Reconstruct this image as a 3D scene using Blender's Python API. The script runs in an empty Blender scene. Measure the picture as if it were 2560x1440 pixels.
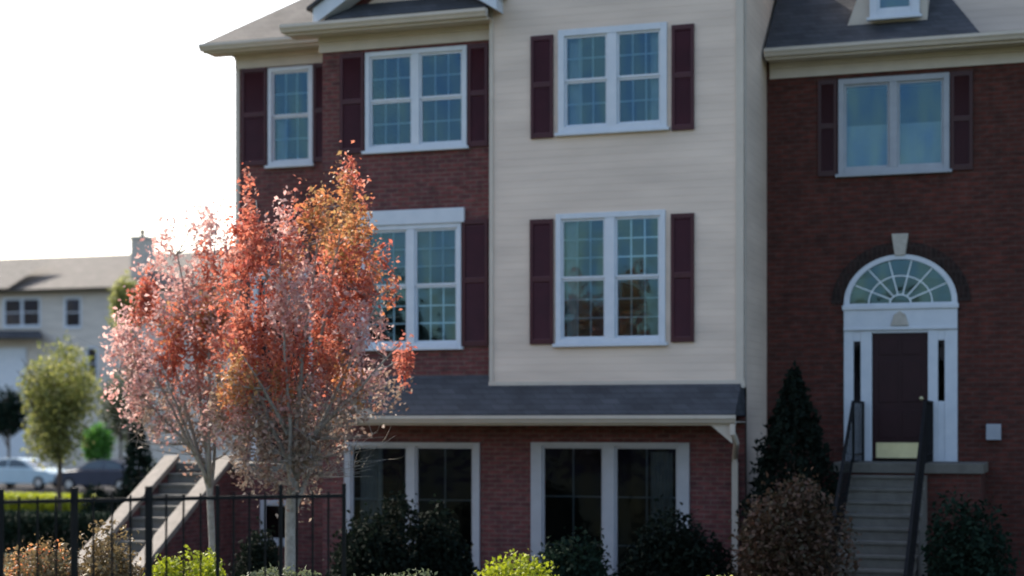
import bpy, bmesh, math, random
import numpy as np
from mathutils import Vector, Matrix

# ------------------------------------------------------------------ camera, world, sun
scene = bpy.context.scene
F = 4180.0                       # focal length in photograph pixels (2560 wide)
YAW = math.radians(18.8)         # camera looks this far to the left of the facades' normal
EYE = 3.1                        # eye height over the garden (the bank the camera stands on is at 1.5)
HOR = 1060.0
cam_d = bpy.data.cameras.new("camera")
cam = bpy.data.objects.new("camera", cam_d)
scene.collection.objects.link(cam)
cam.location = (0, 0, EYE)
cam.rotation_euler = (math.radians(90), 0, YAW)
cam_d.sensor_width = 36.0
cam_d.lens = 36.0 * F / 2560.0
cam_d.shift_y = (HOR - 720.0) / 2560.0
cam_d.clip_end = 3000
cam_d.dof.use_dof = True
cam_d.dof.focus_distance = 15.0
cam_d.dof.aperture_fstop = 1.05
scene.camera = cam

SUN_EL = math.radians(36)
SUN_ROT = math.radians(-58)
world = bpy.data.worlds.new("World"); scene.world = world
world.use_nodes = True
wn = world.node_tree.nodes; wl = world.node_tree.links
sky = wn.new("ShaderNodeTexSky"); sky.sky_type = 'NISHITA'; sky.sun_disc = False
sky.sun_elevation = SUN_EL; sky.sun_rotation = SUN_ROT
sky.air_density = 1.0; sky.dust_density = 3.0; sky.ozone_density = 1.0
wl.new(sky.outputs[0], wn["Background"].inputs[0])
wn["Background"].inputs[1].default_value = 0.12
sd = bpy.data.lights.new("sun", 'SUN'); sd.energy = 3.2; sd.angle = math.radians(0.6); sd.color = (1, .93, .82)
sun = bpy.data.objects.new("sun", sd); scene.collection.objects.link(sun)
S = Vector((math.sin(SUN_ROT)*math.cos(SUN_EL), math.cos(SUN_ROT)*math.cos(SUN_EL), math.sin(SUN_EL)))
sun.rotation_euler = S.to_track_quat('Z', 'Y').to_euler()
scene.view_settings.view_transform = 'Standard'
scene.view_settings.look = 'None'
scene.view_settings.gamma = 1
scene.view_settings.exposure = 1.6

R = random.Random(7)
NR = np.random.RandomState(11)
sY, cY = math.sin(YAW), math.cos(YAW)

def wx(px, Y):                   # world X of a photograph column on the plane at Y
    u = (px - 1280.0) / F
    return (u*cY - sY) / (u*sY + cY) * Y
def dep(px, Y):
    u = (px - 1280.0) / F
    return Y / (u*sY + cY)
def wz(px, py, Y):
    return EYE + (HOR - py) * dep(px, Y) / F
def dpt(px, py, t):              # point at camera depth t
    u = (px - 1280.0) / F
    return Vector(((u*cY - sY)*t, (u*sY + cY)*t, EYE + (HOR-py)/F*t))

# ------------------------------------------------------------------ materials
def newmat(name):
    m = bpy.data.materials.new(name); m.use_nodes = True
    nt = m.node_tree
    return m, nt, nt.nodes["Principled BSDF"]
def N(nt, t, **kw):
    n = nt.nodes.new(t)
    for k, v in kw.items(): setattr(n, k, v)
    return n
def rgba(c): return (c[0], c[1], c[2], 1)

def mottled(name, c1, c2, scale=6, rough=.8, bump=.0, bscale=60, spec=.3, metallic=0):
    m, nt, b = newmat(name)
    tc = N(nt, "ShaderNodeTexCoord")
    no = N(nt, "ShaderNodeTexNoise"); no.inputs["Scale"].default_value = scale; no.inputs["Detail"].default_value = 6
    no.inputs["Roughness"].default_value = .65
    nt.links.new(tc.outputs["Object"], no.inputs["Vector"])
    cr = N(nt, "ShaderNodeValToRGB"); cr.color_ramp.elements[0].position = .3; cr.color_ramp.elements[1].position = .7
    cr.color_ramp.elements[0].color = rgba(c1); cr.color_ramp.elements[1].color = rgba(c2)
    nt.links.new(no.outputs["Fac"], cr.inputs[0]); nt.links.new(cr.outputs[0], b.inputs["Base Color"])
    b.inputs["Roughness"].default_value = rough; b.inputs["Specular IOR Level"].default_value = spec
    b.inputs["Metallic"].default_value = metallic
    if bump:
        n2 = N(nt, "ShaderNodeTexNoise"); n2.inputs["Scale"].default_value = bscale; n2.inputs["Detail"].default_value = 5
        nt.links.new(tc.outputs["Object"], n2.inputs["Vector"])
        bp = N(nt, "ShaderNodeBump"); bp.inputs["Strength"].default_value = bump; bp.inputs["Distance"].default_value = .02
        nt.links.new(n2.outputs["Fac"], bp.inputs["Height"]); nt.links.new(bp.outputs[0], b.inputs["Normal"])
    return m

def wallcoord(nt):
    """(x+y, z) in metres, so that bricks run along walls facing either way"""
    tc = N(nt, "ShaderNodeTexCoord"); sp = N(nt, "ShaderNodeSeparateXYZ"); nt.links.new(tc.outputs["Object"], sp.inputs[0])
    ad = N(nt, "ShaderNodeMath", operation='ADD'); nt.links.new(sp.outputs[0], ad.inputs[0]); nt.links.new(sp.outputs[1], ad.inputs[1])
    cb = N(nt, "ShaderNodeCombineXYZ"); nt.links.new(ad.outputs[0], cb.inputs[0]); nt.links.new(sp.outputs[2], cb.inputs[1])
    return tc, sp, cb

def brick(name, c1, c2, mortar, bw=.21, bh=.072, ms=.009):
    m, nt, b = newmat(name)
    tc, sp, cb = wallcoord(nt)
    br = N(nt, "ShaderNodeTexBrick"); br.offset = .5
    br.inputs["Color1"].default_value = rgba(c1); br.inputs["Color2"].default_value = rgba(c2); br.inputs["Mortar"].default_value = rgba(mortar)
    br.inputs["Scale"].default_value = 1; br.inputs["Mortar Size"].default_value = ms; br.inputs["Mortar Smooth"].default_value = .3
    br.inputs["Brick Width"].default_value = bw; br.inputs["Row Height"].default_value = bh
    nt.links.new(cb.outputs[0], br.inputs["Vector"])
    no = N(nt, "ShaderNodeTexNoise"); no.inputs["Scale"].default_value = 1.3; no.inputs["Detail"].default_value = 8; no.inputs["Roughness"].default_value = .7
    nt.links.new(tc.outputs["Object"], no.inputs["Vector"])
    mr = N(nt, "ShaderNodeMapRange"); mr.inputs[1].default_value = .3; mr.inputs[2].default_value = .7
    mr.inputs[3].default_value = .55; mr.inputs[4].default_value = 1.5
    wn2 = N(nt, "ShaderNodeTexNoise"); wn2.inputs["Scale"].default_value = 1; wn2.inputs["Detail"].default_value = 1
    m2 = N(nt, "ShaderNodeMapping"); m2.inputs["Scale"].default_value = (5.5, 14, 1); nt.links.new(cb.outputs[0], m2.inputs[0]); nt.links.new(m2.outputs[0], wn2.inputs["Vector"])
    av = N(nt, "ShaderNodeMath", operation='MULTIPLY_ADD'); av.inputs[1].default_value = .55; nt.links.new(wn2.outputs["Fac"], av.inputs[0])
    hv = N(nt, "ShaderNodeMath", operation='MULTIPLY'); hv.inputs[1].default_value = .45; nt.links.new(no.outputs["Fac"], hv.inputs[0]); nt.links.new(hv.outputs[0], av.inputs[2])
    nt.links.new(av.outputs[0], mr.inputs[0])
    mx = N(nt, "ShaderNodeVectorMath", operation='SCALE'); nt.links.new(br.outputs["Color"], mx.inputs[0]); nt.links.new(mr.outputs[0], mx.inputs["Scale"])
    nt.links.new(mx.outputs[0], b.inputs["Base Color"])
    b.inputs["Roughness"].default_value = .85; b.inputs["Specular IOR Level"].default_value = .25
    bp = N(nt, "ShaderNodeBump"); bp.invert = True; bp.inputs["Strength"].default_value = .5; bp.inputs["Distance"].default_value = .008
    nt.links.new(br.outputs["Fac"], bp.inputs["Height"]); nt.links.new(bp.outputs[0], b.inputs["Normal"])
    return m

def siding(name, col, lap=.115):
    m, nt, b = newmat(name)
    tc, sp, cb = wallcoord(nt)
    mp = N(nt, "ShaderNodeMapping"); mp.inputs["Scale"].default_value = (.25, .25, 1.2)
    nt.links.new(tc.outputs["Object"], mp.inputs[0])
    no = N(nt, "ShaderNodeTexNoise"); no.inputs["Scale"].default_value = 2.5; no.inputs["Detail"].default_value = 7
    nt.links.new(mp.outputs[0], no.inputs["Vector"])
    cr = N(nt, "ShaderNodeValToRGB"); cr.color_ramp.elements[0].position = .3; cr.color_ramp.elements[1].position = .7
    cr.color_ramp.elements[0].color = rgba([c*.86 for c in col]); cr.color_ramp.elements[1].color = rgba([c*1.08 for c in col])
    nt.links.new(no.outputs["Fac"], cr.inputs[0]); nt.links.new(cr.outputs[0], b.inputs["Base Color"])
    b.inputs["Roughness"].default_value = .55
    dv = N(nt, "ShaderNodeMath", operation='DIVIDE'); dv.inputs[1].default_value = lap; nt.links.new(sp.outputs[2], dv.inputs[0])
    fr = N(nt, "ShaderNodeMath", operation='FRACT'); nt.links.new(dv.outputs[0], fr.inputs[0])
    bp = N(nt, "ShaderNodeBump"); bp.invert = True; bp.inputs["Strength"].default_value = .7; bp.inputs["Distance"].default_value = .03
    nt.links.new(fr.outputs[0], bp.inputs["Height"]); nt.links.new(bp.outputs[0], b.inputs["Normal"])
    return m

def shingle(name, c1, c2):
    m, nt, b = newmat(name)
    tc, sp, cb = wallcoord(nt)
    # run courses along the slope whichever way it faces
    br = N(nt, "ShaderNodeTexBrick"); br.offset = .5
    br.inputs["Color1"].default_value = rgba(c1); br.inputs["Color2"].default_value = rgba(c2)
    br.inputs["Mortar"].default_value = rgba([c*.5 for c in c1]); br.inputs["Scale"].default_value = 1
    br.inputs["Mortar Size"].default_value = .006; br.inputs["Brick Width"].default_value = .28; br.inputs["Row Height"].default_value = .085
    nt.links.new(cb.outputs[0], br.inputs["Vector"])
    no = N(nt, "ShaderNodeTexNoise"); no.inputs["Scale"].default_value = 2.2; no.inputs["Detail"].default_value = 8
    nt.links.new(tc.outputs["Object"], no.inputs["Vector"])
    mr = N(nt, "ShaderNodeMapRange"); mr.inputs[1].default_value = .3; mr.inputs[2].default_value = .7; mr.inputs[3].default_value = .7; mr.inputs[4].default_value = 1.3
    nt.links.new(no.outputs["Fac"], mr.inputs[0])
    mx = N(nt, "ShaderNodeVectorMath", operation='SCALE'); nt.links.new(br.outputs["Color"], mx.inputs[0]); nt.links.new(mr.outputs[0], mx.inputs["Scale"])
    nt.links.new(mx.outputs[0], b.inputs["Base Color"]); b.inputs["Roughness"].default_value = .9
    return m

def leafmat(name, cols, trans=.35, rough=.6, spec=.3):
    """cols: list of colours; every leaf picks one"""
    m, nt, b = newmat(name)
    ge = N(nt, "ShaderNodeNewGeometry")
    cr = N(nt, "ShaderNodeValToRGB"); cr.color_ramp.interpolation = 'LINEAR'
    els = cr.color_ramp.elements
    n = len(cols)
    els[0].position = 0; els[0].color = rgba(cols[0]); els[1].position = 1; els[1].color = rgba(cols[-1])
    for i in range(1, n-1):
        e = els.new(i/(n-1)); e.color = rgba(cols[i])
    tc = N(nt, "ShaderNodeTexCoord"); no = N(nt, "ShaderNodeTexNoise"); no.inputs["Scale"].default_value = 2.6; no.inputs["Detail"].default_value = 2
    nt.links.new(tc.outputs["Object"], no.inputs["Vector"])
    a = N(nt, "ShaderNodeMath", operation='MULTIPLY_ADD'); a.inputs[1].default_value = 1.8; a.inputs[2].default_value = -.65
    nt.links.new(no.outputs["Fac"], a.inputs[0])
    mx = N(nt, "ShaderNodeMix"); mx.data_type = 'FLOAT'; mx.inputs[0].default_value = .5
    nt.links.new(ge.outputs["Random Per Island"], mx.inputs[2]); nt.links.new(a.outputs[0], mx.inputs[3])
    nt.links.new(mx.outputs[0], cr.inputs[0])
    nt.links.new(cr.outputs[0], b.inputs["Base Color"]); b.inputs["Roughness"].default_value = rough; b.inputs["Specular IOR Level"].default_value = spec
    tr = N(nt, "ShaderNodeBsdfTranslucent"); nt.links.new(cr.outputs[0], tr.inputs[0])
    ms = N(nt, "ShaderNodeMixShader"); ms.inputs[0].default_value = trans
    nt.links.new(b.outputs[0], ms.inputs[1]); nt.links.new(tr.outputs[0], ms.inputs[2])
    nt.links.new(ms.outputs[0], nt.nodes["Material Output"].inputs[0])
    return m

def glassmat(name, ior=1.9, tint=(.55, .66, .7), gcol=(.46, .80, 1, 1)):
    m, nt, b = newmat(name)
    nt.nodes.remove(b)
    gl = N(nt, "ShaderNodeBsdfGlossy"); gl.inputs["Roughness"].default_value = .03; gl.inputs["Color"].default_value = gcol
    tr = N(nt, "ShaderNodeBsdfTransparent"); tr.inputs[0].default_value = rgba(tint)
    fr = N(nt, "ShaderNodeFresnel"); fr.inputs[0].default_value = ior
    tc = N(nt, "ShaderNodeTexCoord"); no = N(nt, "ShaderNodeTexNoise"); no.inputs["Scale"].default_value = 1.7; no.inputs["Detail"].default_value = 2
    mp = N(nt, "ShaderNodeMapping"); mp.inputs["Scale"].default_value = (2.6, 2.6, .7); nt.links.new(tc.outputs["Object"], mp.inputs[0])
    n2 = N(nt, "ShaderNodeTexNoise"); n2.inputs["Scale"].default_value = 1.3; n2.inputs["Detail"].default_value = 4; nt.links.new(mp.outputs[0], n2.inputs["Vector"])
    cr = N(nt, "ShaderNodeValToRGB"); cr.color_ramp.elements[0].position = .35; cr.color_ramp.elements[1].position = .65
    cr.color_ramp.elements[0].color = rgba((gcol[0]*.7, gcol[1]*.8, gcol[2]*1.0)); cr.color_ramp.elements[1].color = rgba((gcol[0]*1.15, gcol[1]*1.1, gcol[2]*.95))
    nt.links.new(n2.outputs["Fac"], cr.inputs[0]); nt.links.new(cr.outputs[0], gl.inputs["Color"])
    nt.links.new(tc.outputs["Object"], no.inputs["Vector"])
    bp = N(nt, "ShaderNodeBump"); bp.inputs["Strength"].default_value = .3; bp.inputs["Distance"].default_value = .035
    nt.links.new(no.outputs["Fac"], bp.inputs["Height"]); nt.links.new(bp.outputs[0], gl.inputs["Normal"])
    ms = N(nt, "ShaderNodeMixShader"); nt.links.new(fr.outputs[0], ms.inputs[0])
    nt.links.new(tr.outputs[0], ms.inputs[1]); nt.links.new(gl.outputs[0], ms.inputs[2])
    nt.links.new(ms.outputs[0], nt.nodes["Material Output"].inputs[0])
    return m

M = dict(
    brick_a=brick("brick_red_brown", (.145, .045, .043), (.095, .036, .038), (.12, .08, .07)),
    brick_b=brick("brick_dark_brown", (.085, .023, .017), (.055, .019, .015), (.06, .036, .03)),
    arch_brick=brick("brick_soldier_dark", (.03, .015, .013), (.02, .012, .011), (.035, .025, .022), bw=.075, bh=.21),
    siding=siding("tan_lap_siding", (.62, .49, .39)),
    siding_bg=siding("cream_siding", (.52, .46, .40), .16),
    trim=mottled("cream_painted_trim", (.47, .41, .35), (.54, .475, .405), 3, .5),
    white=mottled("white_vinyl", (.50, .54, .60), (.58, .61, .66), 4, .4),
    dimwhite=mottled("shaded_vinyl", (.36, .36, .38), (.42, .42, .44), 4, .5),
    greywhite=mottled("grey_vinyl", (.28, .30, .34), (.34, .36, .4), 4, .4),  # plain grey vinyl, darker than the white frames
    muntin=mottled("white_grille", (.66, .70, .74), (.74, .78, .82), 4, .5),
    shutter=mottled("burgundy_paint", (.042, .010, .014), (.062, .014, .020), 3, .45),
    shutter_b=mottled("dark_plum_paint", (.036, .011, .012), (.046, .014, .015), 3, .45),
    shingle=shingle("charcoal_shingles", (.055, .057, .065), (.035, .037, .044)),
    shingle_w=shingle("weathered_grey_shingles", (.12, .105, .092), (.085, .076, .068)),
    shingle_g=shingle("grey_brown_shingles", (.085, .072, .064), (.062, .054, .048)),
    glass=glassmat("window_glass"),
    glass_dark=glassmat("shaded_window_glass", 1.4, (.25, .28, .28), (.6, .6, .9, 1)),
    inner=mottled("interior_plaster", (.16, .15, .14), (.2, .19, .18), 2, .9),
    curtain=mottled("white_sheer_cloth", (.6, .62, .62), (.75, .76, .76), 8, .9),
    blind=mottled("grey_blind", (.24, .26, .27), (.3, .32, .33), 3, .8),
    door=mottled("dark_plum_door_paint", (.020, .006, .009), (.028, .008, .012), 3, .4, spec=.2),
    brass=mottled("polished_brass", (.62, .55, .33), (.75, .68, .42), 4, .35, metallic=.6),
    iron=mottled("black_iron_paint", (.006, .006, .007), (.012, .012, .013), 9, .7, spec=.15),
    stone=mottled("pale_cast_stone", (.36, .33, .29), (.5, .46, .41), 7, .8, .2),
    concrete=mottled("grey_concrete", (.10, .092, .08), (.15, .138, .12), 5, .85, .25),
    cap=mottled("cream_concrete_cap", (.20, .17, .14), (.29, .25, .21), 6, .8, .2),
    bark=mottled("pale_grey_bark", (.20, .175, .155), (.36, .32, .285), 14, .9, .5, 40),
    bark_d=mottled("brown_bark", (.07, .055, .045), (.13, .10, .085), 14, .9, .5, 40),
    asphalt=mottled("asphalt", (.022, .022, .026), (.034, .034, .038), 5, .95, .3, 120, spec=.05),
    paint=mottled("road_paint", (.6, .6, .58), (.75, .75, .72), 8, .7),
    mulch=mottled("mulch_bed", (.035, .022, .016), (.075, .05, .035), 14, .95, .8, 60),
    lawn=mottled("lawn_ground", (.045, .058, .025), (.075, .09, .04), 3, .95, .8, 80),
    kerb=mottled("kerb_concrete", (.26, .25, .24), (.34, .33, .31), 6, .85, .2),
    carpaint=mottled("pale_silver_blue_paint", (.42, .52, .56), (.48, .58, .62), 2, .3),
    carblue=mottled("dark_blue_car_paint", (.03, .035, .055), (.04, .045, .07), 2, .3),
    rubber=mottled("tyre_rubber", (.012, .012, .012), (.02, .02, .02), 9, .8),
    rim=mottled("alloy_rim", (.4, .4, .42), (.5, .5, .52), 9, .35, metallic=.8),
    carglass=mottled("tinted_car_glass", (.02, .035, .045), (.03, .05, .06), 2, .08, spec=.8),
    lamp_red=mottled("red_lamp_plastic", (.3, .02, .02), (.4, .03, .03), 4, .3),
    lamp_clear=mottled("clear_lamp_plastic", (.6, .6, .6), (.7, .7, .7), 4, .2),
    soil=mottled("bare_ground", (.05, .04, .03), (.09, .075, .055), 8, .95, .6, 50),
)
L = dict(
    red=leafmat("red_orange_leaves", [(.32, .07, .06), (.50, .13, .09), (.58, .20, .12), (.40, .15, .12), (.62, .36, .29), (.28, .075, .06)], .5),
    orange=leafmat("orange_bronze_leaves", [(.46, .16, .07), (.55, .21, .09), (.34, .22, .09), (.52, .27, .17), (.36, .12, .06)], .5),
    pink=leafmat("dusty_pink_leaves", [(.62, .38, .35), (.54, .26, .24), (.70, .52, .48), (.46, .18, .16), (.54, .38, .32)], .5),
    beige=leafmat("faded_beige_leaves", [(.34, .25, .19), (.24, .15, .12), (.42, .33, .26), (.32, .14, .11), (.22, .20, .13)], .4),
    yellow=leafmat("yellow_green_leaves", [(.16, .19, .01), (.28, .32, .018), (.40, .43, .03), (.12, .14, .008)], .4),
    olive=leafmat("olive_leaves", [(.10, .12, .035), (.17, .19, .05), (.32, .31, .10), (.22, .18, .06)], .5),
    paleyellow=leafmat("pale_yellow_leaves", [(.26, .28, .07), (.34, .34, .12), (.2, .24, .06)], .4),
    green=leafmat("bright_green_leaves", [(.04, .13, .015), (.08, .22, .03), (.12, .28, .05)], .35),
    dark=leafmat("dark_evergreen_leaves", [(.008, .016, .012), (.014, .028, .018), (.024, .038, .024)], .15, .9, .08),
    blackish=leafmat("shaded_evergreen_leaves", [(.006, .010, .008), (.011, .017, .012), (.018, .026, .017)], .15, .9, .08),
    brown=leafmat("russet_leaves", [(.085, .038, .026), (.055, .046, .024), (.12, .062, .042), (.04, .032, .018), (.10, .075, .052)], .25),
    tan=leafmat("tan_dry_leaves", [(.16, .11, .05), (.22, .16, .08), (.09, .06, .03), (.26, .12, .04)], .3),
    purple=leafmat("purple_leaves", [(.06, .02, .05), (.09, .03, .06), (.04, .02, .03)], .3),
    sage=leafmat("sage_leaves", [(.08, .10, .05), (.14, .16, .09), (.06, .075, .035), (.2, .2, .12)], .3),
)

# ------------------------------------------------------------------ mesh helpers
col = scene.collection
def root_of(o):
    while o.parent: o = o.parent
    return o
def finish(o, parent):
    col.objects.link(o)
    if parent is not None: o.parent = parent
def obj(name, bm, mat, parent=None, smooth=False, label=None, bevel=0):
    """bm holds world coordinates; the object's own origin is its root's"""
    me = bpy.data.meshes.new(name)
    if parent is not None:
        bmesh.ops.translate(bm, verts=bm.verts, vec=-root_of(parent).location)
    bmesh.ops.recalc_face_normals(bm, faces=bm.faces)
    bm.to_mesh(me); bm.free()
    me.materials.append(mat)
    if smooth:
        for p in me.polygons: p.use_smooth = True
    o = bpy.data.objects.new(name, me); finish(o, parent)
    if label: o["label"] = label
    if bevel:
        b = o.modifiers.new("bevel", 'BEVEL'); b.width = bevel; b.segments = 2; b.limit_method = 'ANGLE'
    return o
def thing(name, loc, label, cat, group=None):
    o = bpy.data.objects.new(name, None); o.empty_display_size = .3
    o.location = loc; col.objects.link(o)
    o["label"] = label; o["category"] = cat
    if group: o["group"] = group
    return o
def struct(o):
    o["kind"] = "structure"; return o
def box(bm, x0, x1, y0, y1, z0, z1):
    v = [bm.verts.new(p) for p in ((x0,y0,z0),(x1,y0,z0),(x1,y1,z0),(x0,y1,z0),(x0,y0,z1),(x1,y0,z1),(x1,y1,z1),(x0,y1,z1))]
    for f in ((0,3,2,1),(4,5,6,7),(0,1,5,4),(1,2,6,5),(2,3,7,6),(3,0,4,7)): bm.faces.new([v[i] for i in f])
def B(*boxes):
    bm = bmesh.new()
    for b in boxes: box(bm, *b)
    return bm
def poly(bm, pts):
    return bm.faces.new([bm.verts.new(p) for p in pts])
def prism(bm, pts, d):
    """pts: closed planar outline; extruded by vector d"""
    a = [bm.verts.new(p) for p in pts]; b = [bm.verts.new(Vector(p)+Vector(d)) for p in pts]
    bm.faces.new(a); bm.faces.new(b[::-1])
    n = len(a)
    for i in range(n): bm.faces.new((a[i], b[i], b[(i+1) % n], a[(i+1) % n]))
def tube(bm, pts, rads, seg=8):
    pts = [Vector(p) for p in pts]; rings = []
    n = len(pts)
    for i, p in enumerate(pts):
        d = (pts[min(i+1, n-1)] - pts[max(i-1, 0)]).normalized()
        a = d.orthogonal().normalized() if i == 0 else (prev - d*prev.dot(d)).normalized()
        prev = a
        b = d.cross(a)
        rings.append([bm.verts.new(p + (a*math.cos(t)+b*math.sin(t))*rads[i]) for t in [2*math.pi*k/seg for k in range(seg)]])
    for i in range(n-1):
        for k in range(seg):
            bm.faces.new((rings[i][k], rings[i][(k+1) % seg], rings[i+1][(k+1) % seg], rings[i+1][k]))
    bm.faces.new(rings[0][::-1]); bm.faces.new(rings[-1])
def beam(bm, a, b, w, h):
    """box-section bar from a to b, w across, h tall"""
    a = Vector(a); b = Vector(b); d = (b-a).normalized()
    s = d.cross(Vector((0,0,1))); s = (s.normalized() if s.length > 1e-4 else Vector((1,0,0)))*w/2
    u = s.cross(d).normalized()*h/2
    v = [bm.verts.new(p) for p in (a-s-u, a+s-u, a+s+u, a-s+u, b-s-u, b+s-u, b+s+u, b-s+u)]
    for f in ((0,3,2,1),(4,5,6,7),(0,1,5,4),(1,2,6,5),(2,3,7,6),(3,0,4,7)): bm.faces.new([v[i] for i in f])
def wallface(bm, x0, x1, z0, z1, Y, holes=(), rev=.14):
    """front wall at Y with rectangular openings and their reveals"""
    xs = sorted({x0, x1, *[h[0] for h in holes], *[h[1] for h in holes]})
    zs = sorted({z0, z1, *[h[2] for h in holes], *[h[3] for h in holes]})
    xs = [x for x in xs if x0 <= x <= x1]; zs = [z for z in zs if z0 <= z <= z1]
    for i in range(len(xs)-1):
        for j in range(len(zs)-1):
            cx = (xs[i]+xs[i+1])/2; cz = (zs[j]+zs[j+1])/2
            if any(h[0] < cx < h[1] and h[2] < cz < h[3] for h in holes): continue
            poly(bm, [(xs[i],Y,zs[j]),(xs[i+1],Y,zs[j]),(xs[i+1],Y,zs[j+1]),(xs[i],Y,zs[j+1])])
    for h in holes:
        a, b, c, d = h; y2 = Y+rev
        poly(bm, [(a,Y,c),(a,y2,c),(a,y2,d),(a,Y,d)]); poly(bm, [(b,Y,c),(b,Y,d),(b,y2,d),(b,y2,c)])
        poly(bm, [(a,Y,c),(b,Y,c),(b,y2,c),(a,y2,c)]); poly(bm, [(a,Y,d),(a,y2,d),(b,y2,d),(b,Y,d)])

def leaves_mesh(name, P, size, mat, parent=None, up=.35, var=.45):
    """one small bent leaf per point"""
    n = len(P)
    nrm = NR.normal(size=(n,3)); nrm[:,2] = np.abs(nrm[:,2])*(1-up) + up; nrm /= np.linalg.norm(nrm, axis=1)[:,None]
    t = NR.normal(size=(n,3)); t -= nrm*(t*nrm).sum(1)[:,None]; t /= np.linalg.norm(t, axis=1)[:,None]
    b = np.cross(nrm, t)
    s = size*(1 + var*NR.uniform(-1, 1, n))[:,None]
    c = np.array(P)
    if parent is not None: c = c - np.array(root_of(parent).location)
    V = np.stack([c - t*s*.5, c + b*s*.3 + nrm*s*.08, c + t*s*.55 - nrm*s*.1, c - b*s*.3 + nrm*s*.08], 1).reshape(-1, 3)
    me = bpy.data.meshes.new(name)
    me.vertices.add(4*n); me.vertices.foreach_set("co", V.ravel())
    me.loops.add(4*n); me.loops.foreach_set("vertex_index", np.arange(4*n))
    me.polygons.add(n); me.polygons.foreach_set("loop_start", np.arange(n)*4); me.polygons.foreach_set("loop_total", np.full(n, 4))
    me.update(); me.validate()
    me.materials.append(mat)
    o = bpy.data.objects.new(name, me); finish(o, parent)
    return o

def lumpy(n, c, r, lumps=9, shell=.55, flat=False):
    """points in an uneven ellipsoid: several lobes, thicker near the surface"""
    c = np.array(c); r = np.array(r)
    cs = NR.normal(size=(lumps,3)); cs /= np.linalg.norm(cs, axis=1)[:,None]; cs *= NR.uniform(.25, .62, (lumps,1))
    rs = NR.uniform(.36, .55, lumps)
    k = NR.randint(0, lumps, n)
    d = NR.normal(size=(n,3)); d /= np.linalg.norm(d, axis=1)[:,None]
    rr = (shell + (1-shell)*NR.uniform(0, 1, n))**.6
    rr *= 1 + .14*NR.normal(size=n)
    p = cs[k] + d*(rs[k]*rr)[:,None]
    p = c + p*r
    if flat: p[:,2] = np.maximum(p[:,2], flat + .02*NR.uniform(0,1,n))
    return p

def bush(name, c, r, n, size, mat, label, cat="bush", group=None, ground=None, lumps=10, extra=None):
    g = ground if ground is not None else c[2]-r[2]
    t = thing(name, (c[0], c[1], g), label, cat, group)
    P = lumpy(n, c, r, lumps)
    P = P[P[:,2] > g+.02]
    leaves_mesh("foliage", P, size, mat, t)
    if extra:
        for (m2, frac) in extra:
            P2 = lumpy(int(n*frac), c, [q*1.03 for q in r], 7); P2 = P2[P2[:,2] > g+.02]
            leaves_mesh("foliage", P2, size, m2, t)
    bm = bmesh.new()
    for i in range(7):
        a = R.uniform(0, 6.28); q = R.uniform(.3, .7)
        e = Vector((c[0]+math.cos(a)*r[0]*q, c[1]+math.sin(a)*r[1]*q, c[2]+r[2]*R.uniform(-.1,.5)))
        s = Vector((c[0]+R.uniform(-.04,.04), c[1]+R.uniform(-.04,.04), g-.02))
        tube(bm, [s, s.lerp(e,.5)+Vector((0,0,.03)), e], [.014, .010, .005], 5)
    obj("stem", bm, M['bark_d'], t)
    return t

# ------------------------------------------------------------------ the ground
GZ = 1.5
def ground_z(x, y):
    t = min(max((y-14.5)/3.5, 0), 1); t = t*t*(3-2*t)
    return GZ*(1-t)
bm = bmesh.new()
xs = [-1200,-500,-200,-90,-50,-30,-20,-15,-12,-9,-7,-5,-3,-1,1,4,8,15,30,80,300,1200]
ys = [-1200,-400,-150,-60,-20,-5,0,5,10,13,14.5,15,15.5,16,16.5,17,17.5,18,19,22,30,45,70,110,200,500,1500]
g = [[bm.verts.new((x, y, ground_z(x,y))) for x in xs] for y in ys]
for j in range(len(ys)-1):
    for i in range(len(xs)-1): bm.faces.new((g[j][i], g[j][i+1], g[j+1][i+1], g[j+1][i]))
struct(obj("ground", bm, M['lawn'], smooth=True))
bm = bmesh.new(); poly(bm, [(-13.4,18.2,.006),(4.5,18.2,.006),(4.5,26.9,.006),(-13.4,26.9,.006)])
struct(obj("planting_bed", bm, M['mulch']))
bm = bmesh.new(); poly(bm, [(-75,34,.008),(-14.5,34,.008),(-19,84,.008),(-95,84,.008)])
struct(obj("parking_lot", bm, M['asphalt']))
bm = bmesh.new()
for i in range(12):
    x = -62+i*2.9; poly(bm, [(x,74.5,.012),(x+.12,74.5,.012),(x+.12,80,.012),(x,80,.012)])
struct(obj("parking_lines", bm, M['paint']))
bm = bmesh.new(); poly(bm, [(-300,-26,GZ+.01),(300,-26,GZ+.01),(300,-4,GZ+.01),(-300,-4,GZ+.01)])
struct(obj("road", bm, M['asphalt']))
struct(obj("kerb", B((-95,-19,84,84.2,0,.14)), M['kerb'], bevel=.02))
struct(obj("pavement", B((-95,-19,84.2,86,0,.13)), M['kerb']))
bm = bmesh.new(); poly(bm, [(-14.9,18.6,.010),(-13.3,18.6,.010),(-13.3,22.1,.010),(-14.9,22.1,.010)])
struct(obj("path", bm, M['kerb']))
# a little grass over the bank
P = np.stack([NR.uniform(-9, -2, 26000), NR.uniform(12.6, 18.5, 26000), np.zeros(26000)], 1)
P[:,2] = [ground_z(a[0], a[1])+.03 for a in P]
gr = leaves_mesh("grass", P, .09, L['sage'], up=0.0); gr["kind"] = "stuff"

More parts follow.
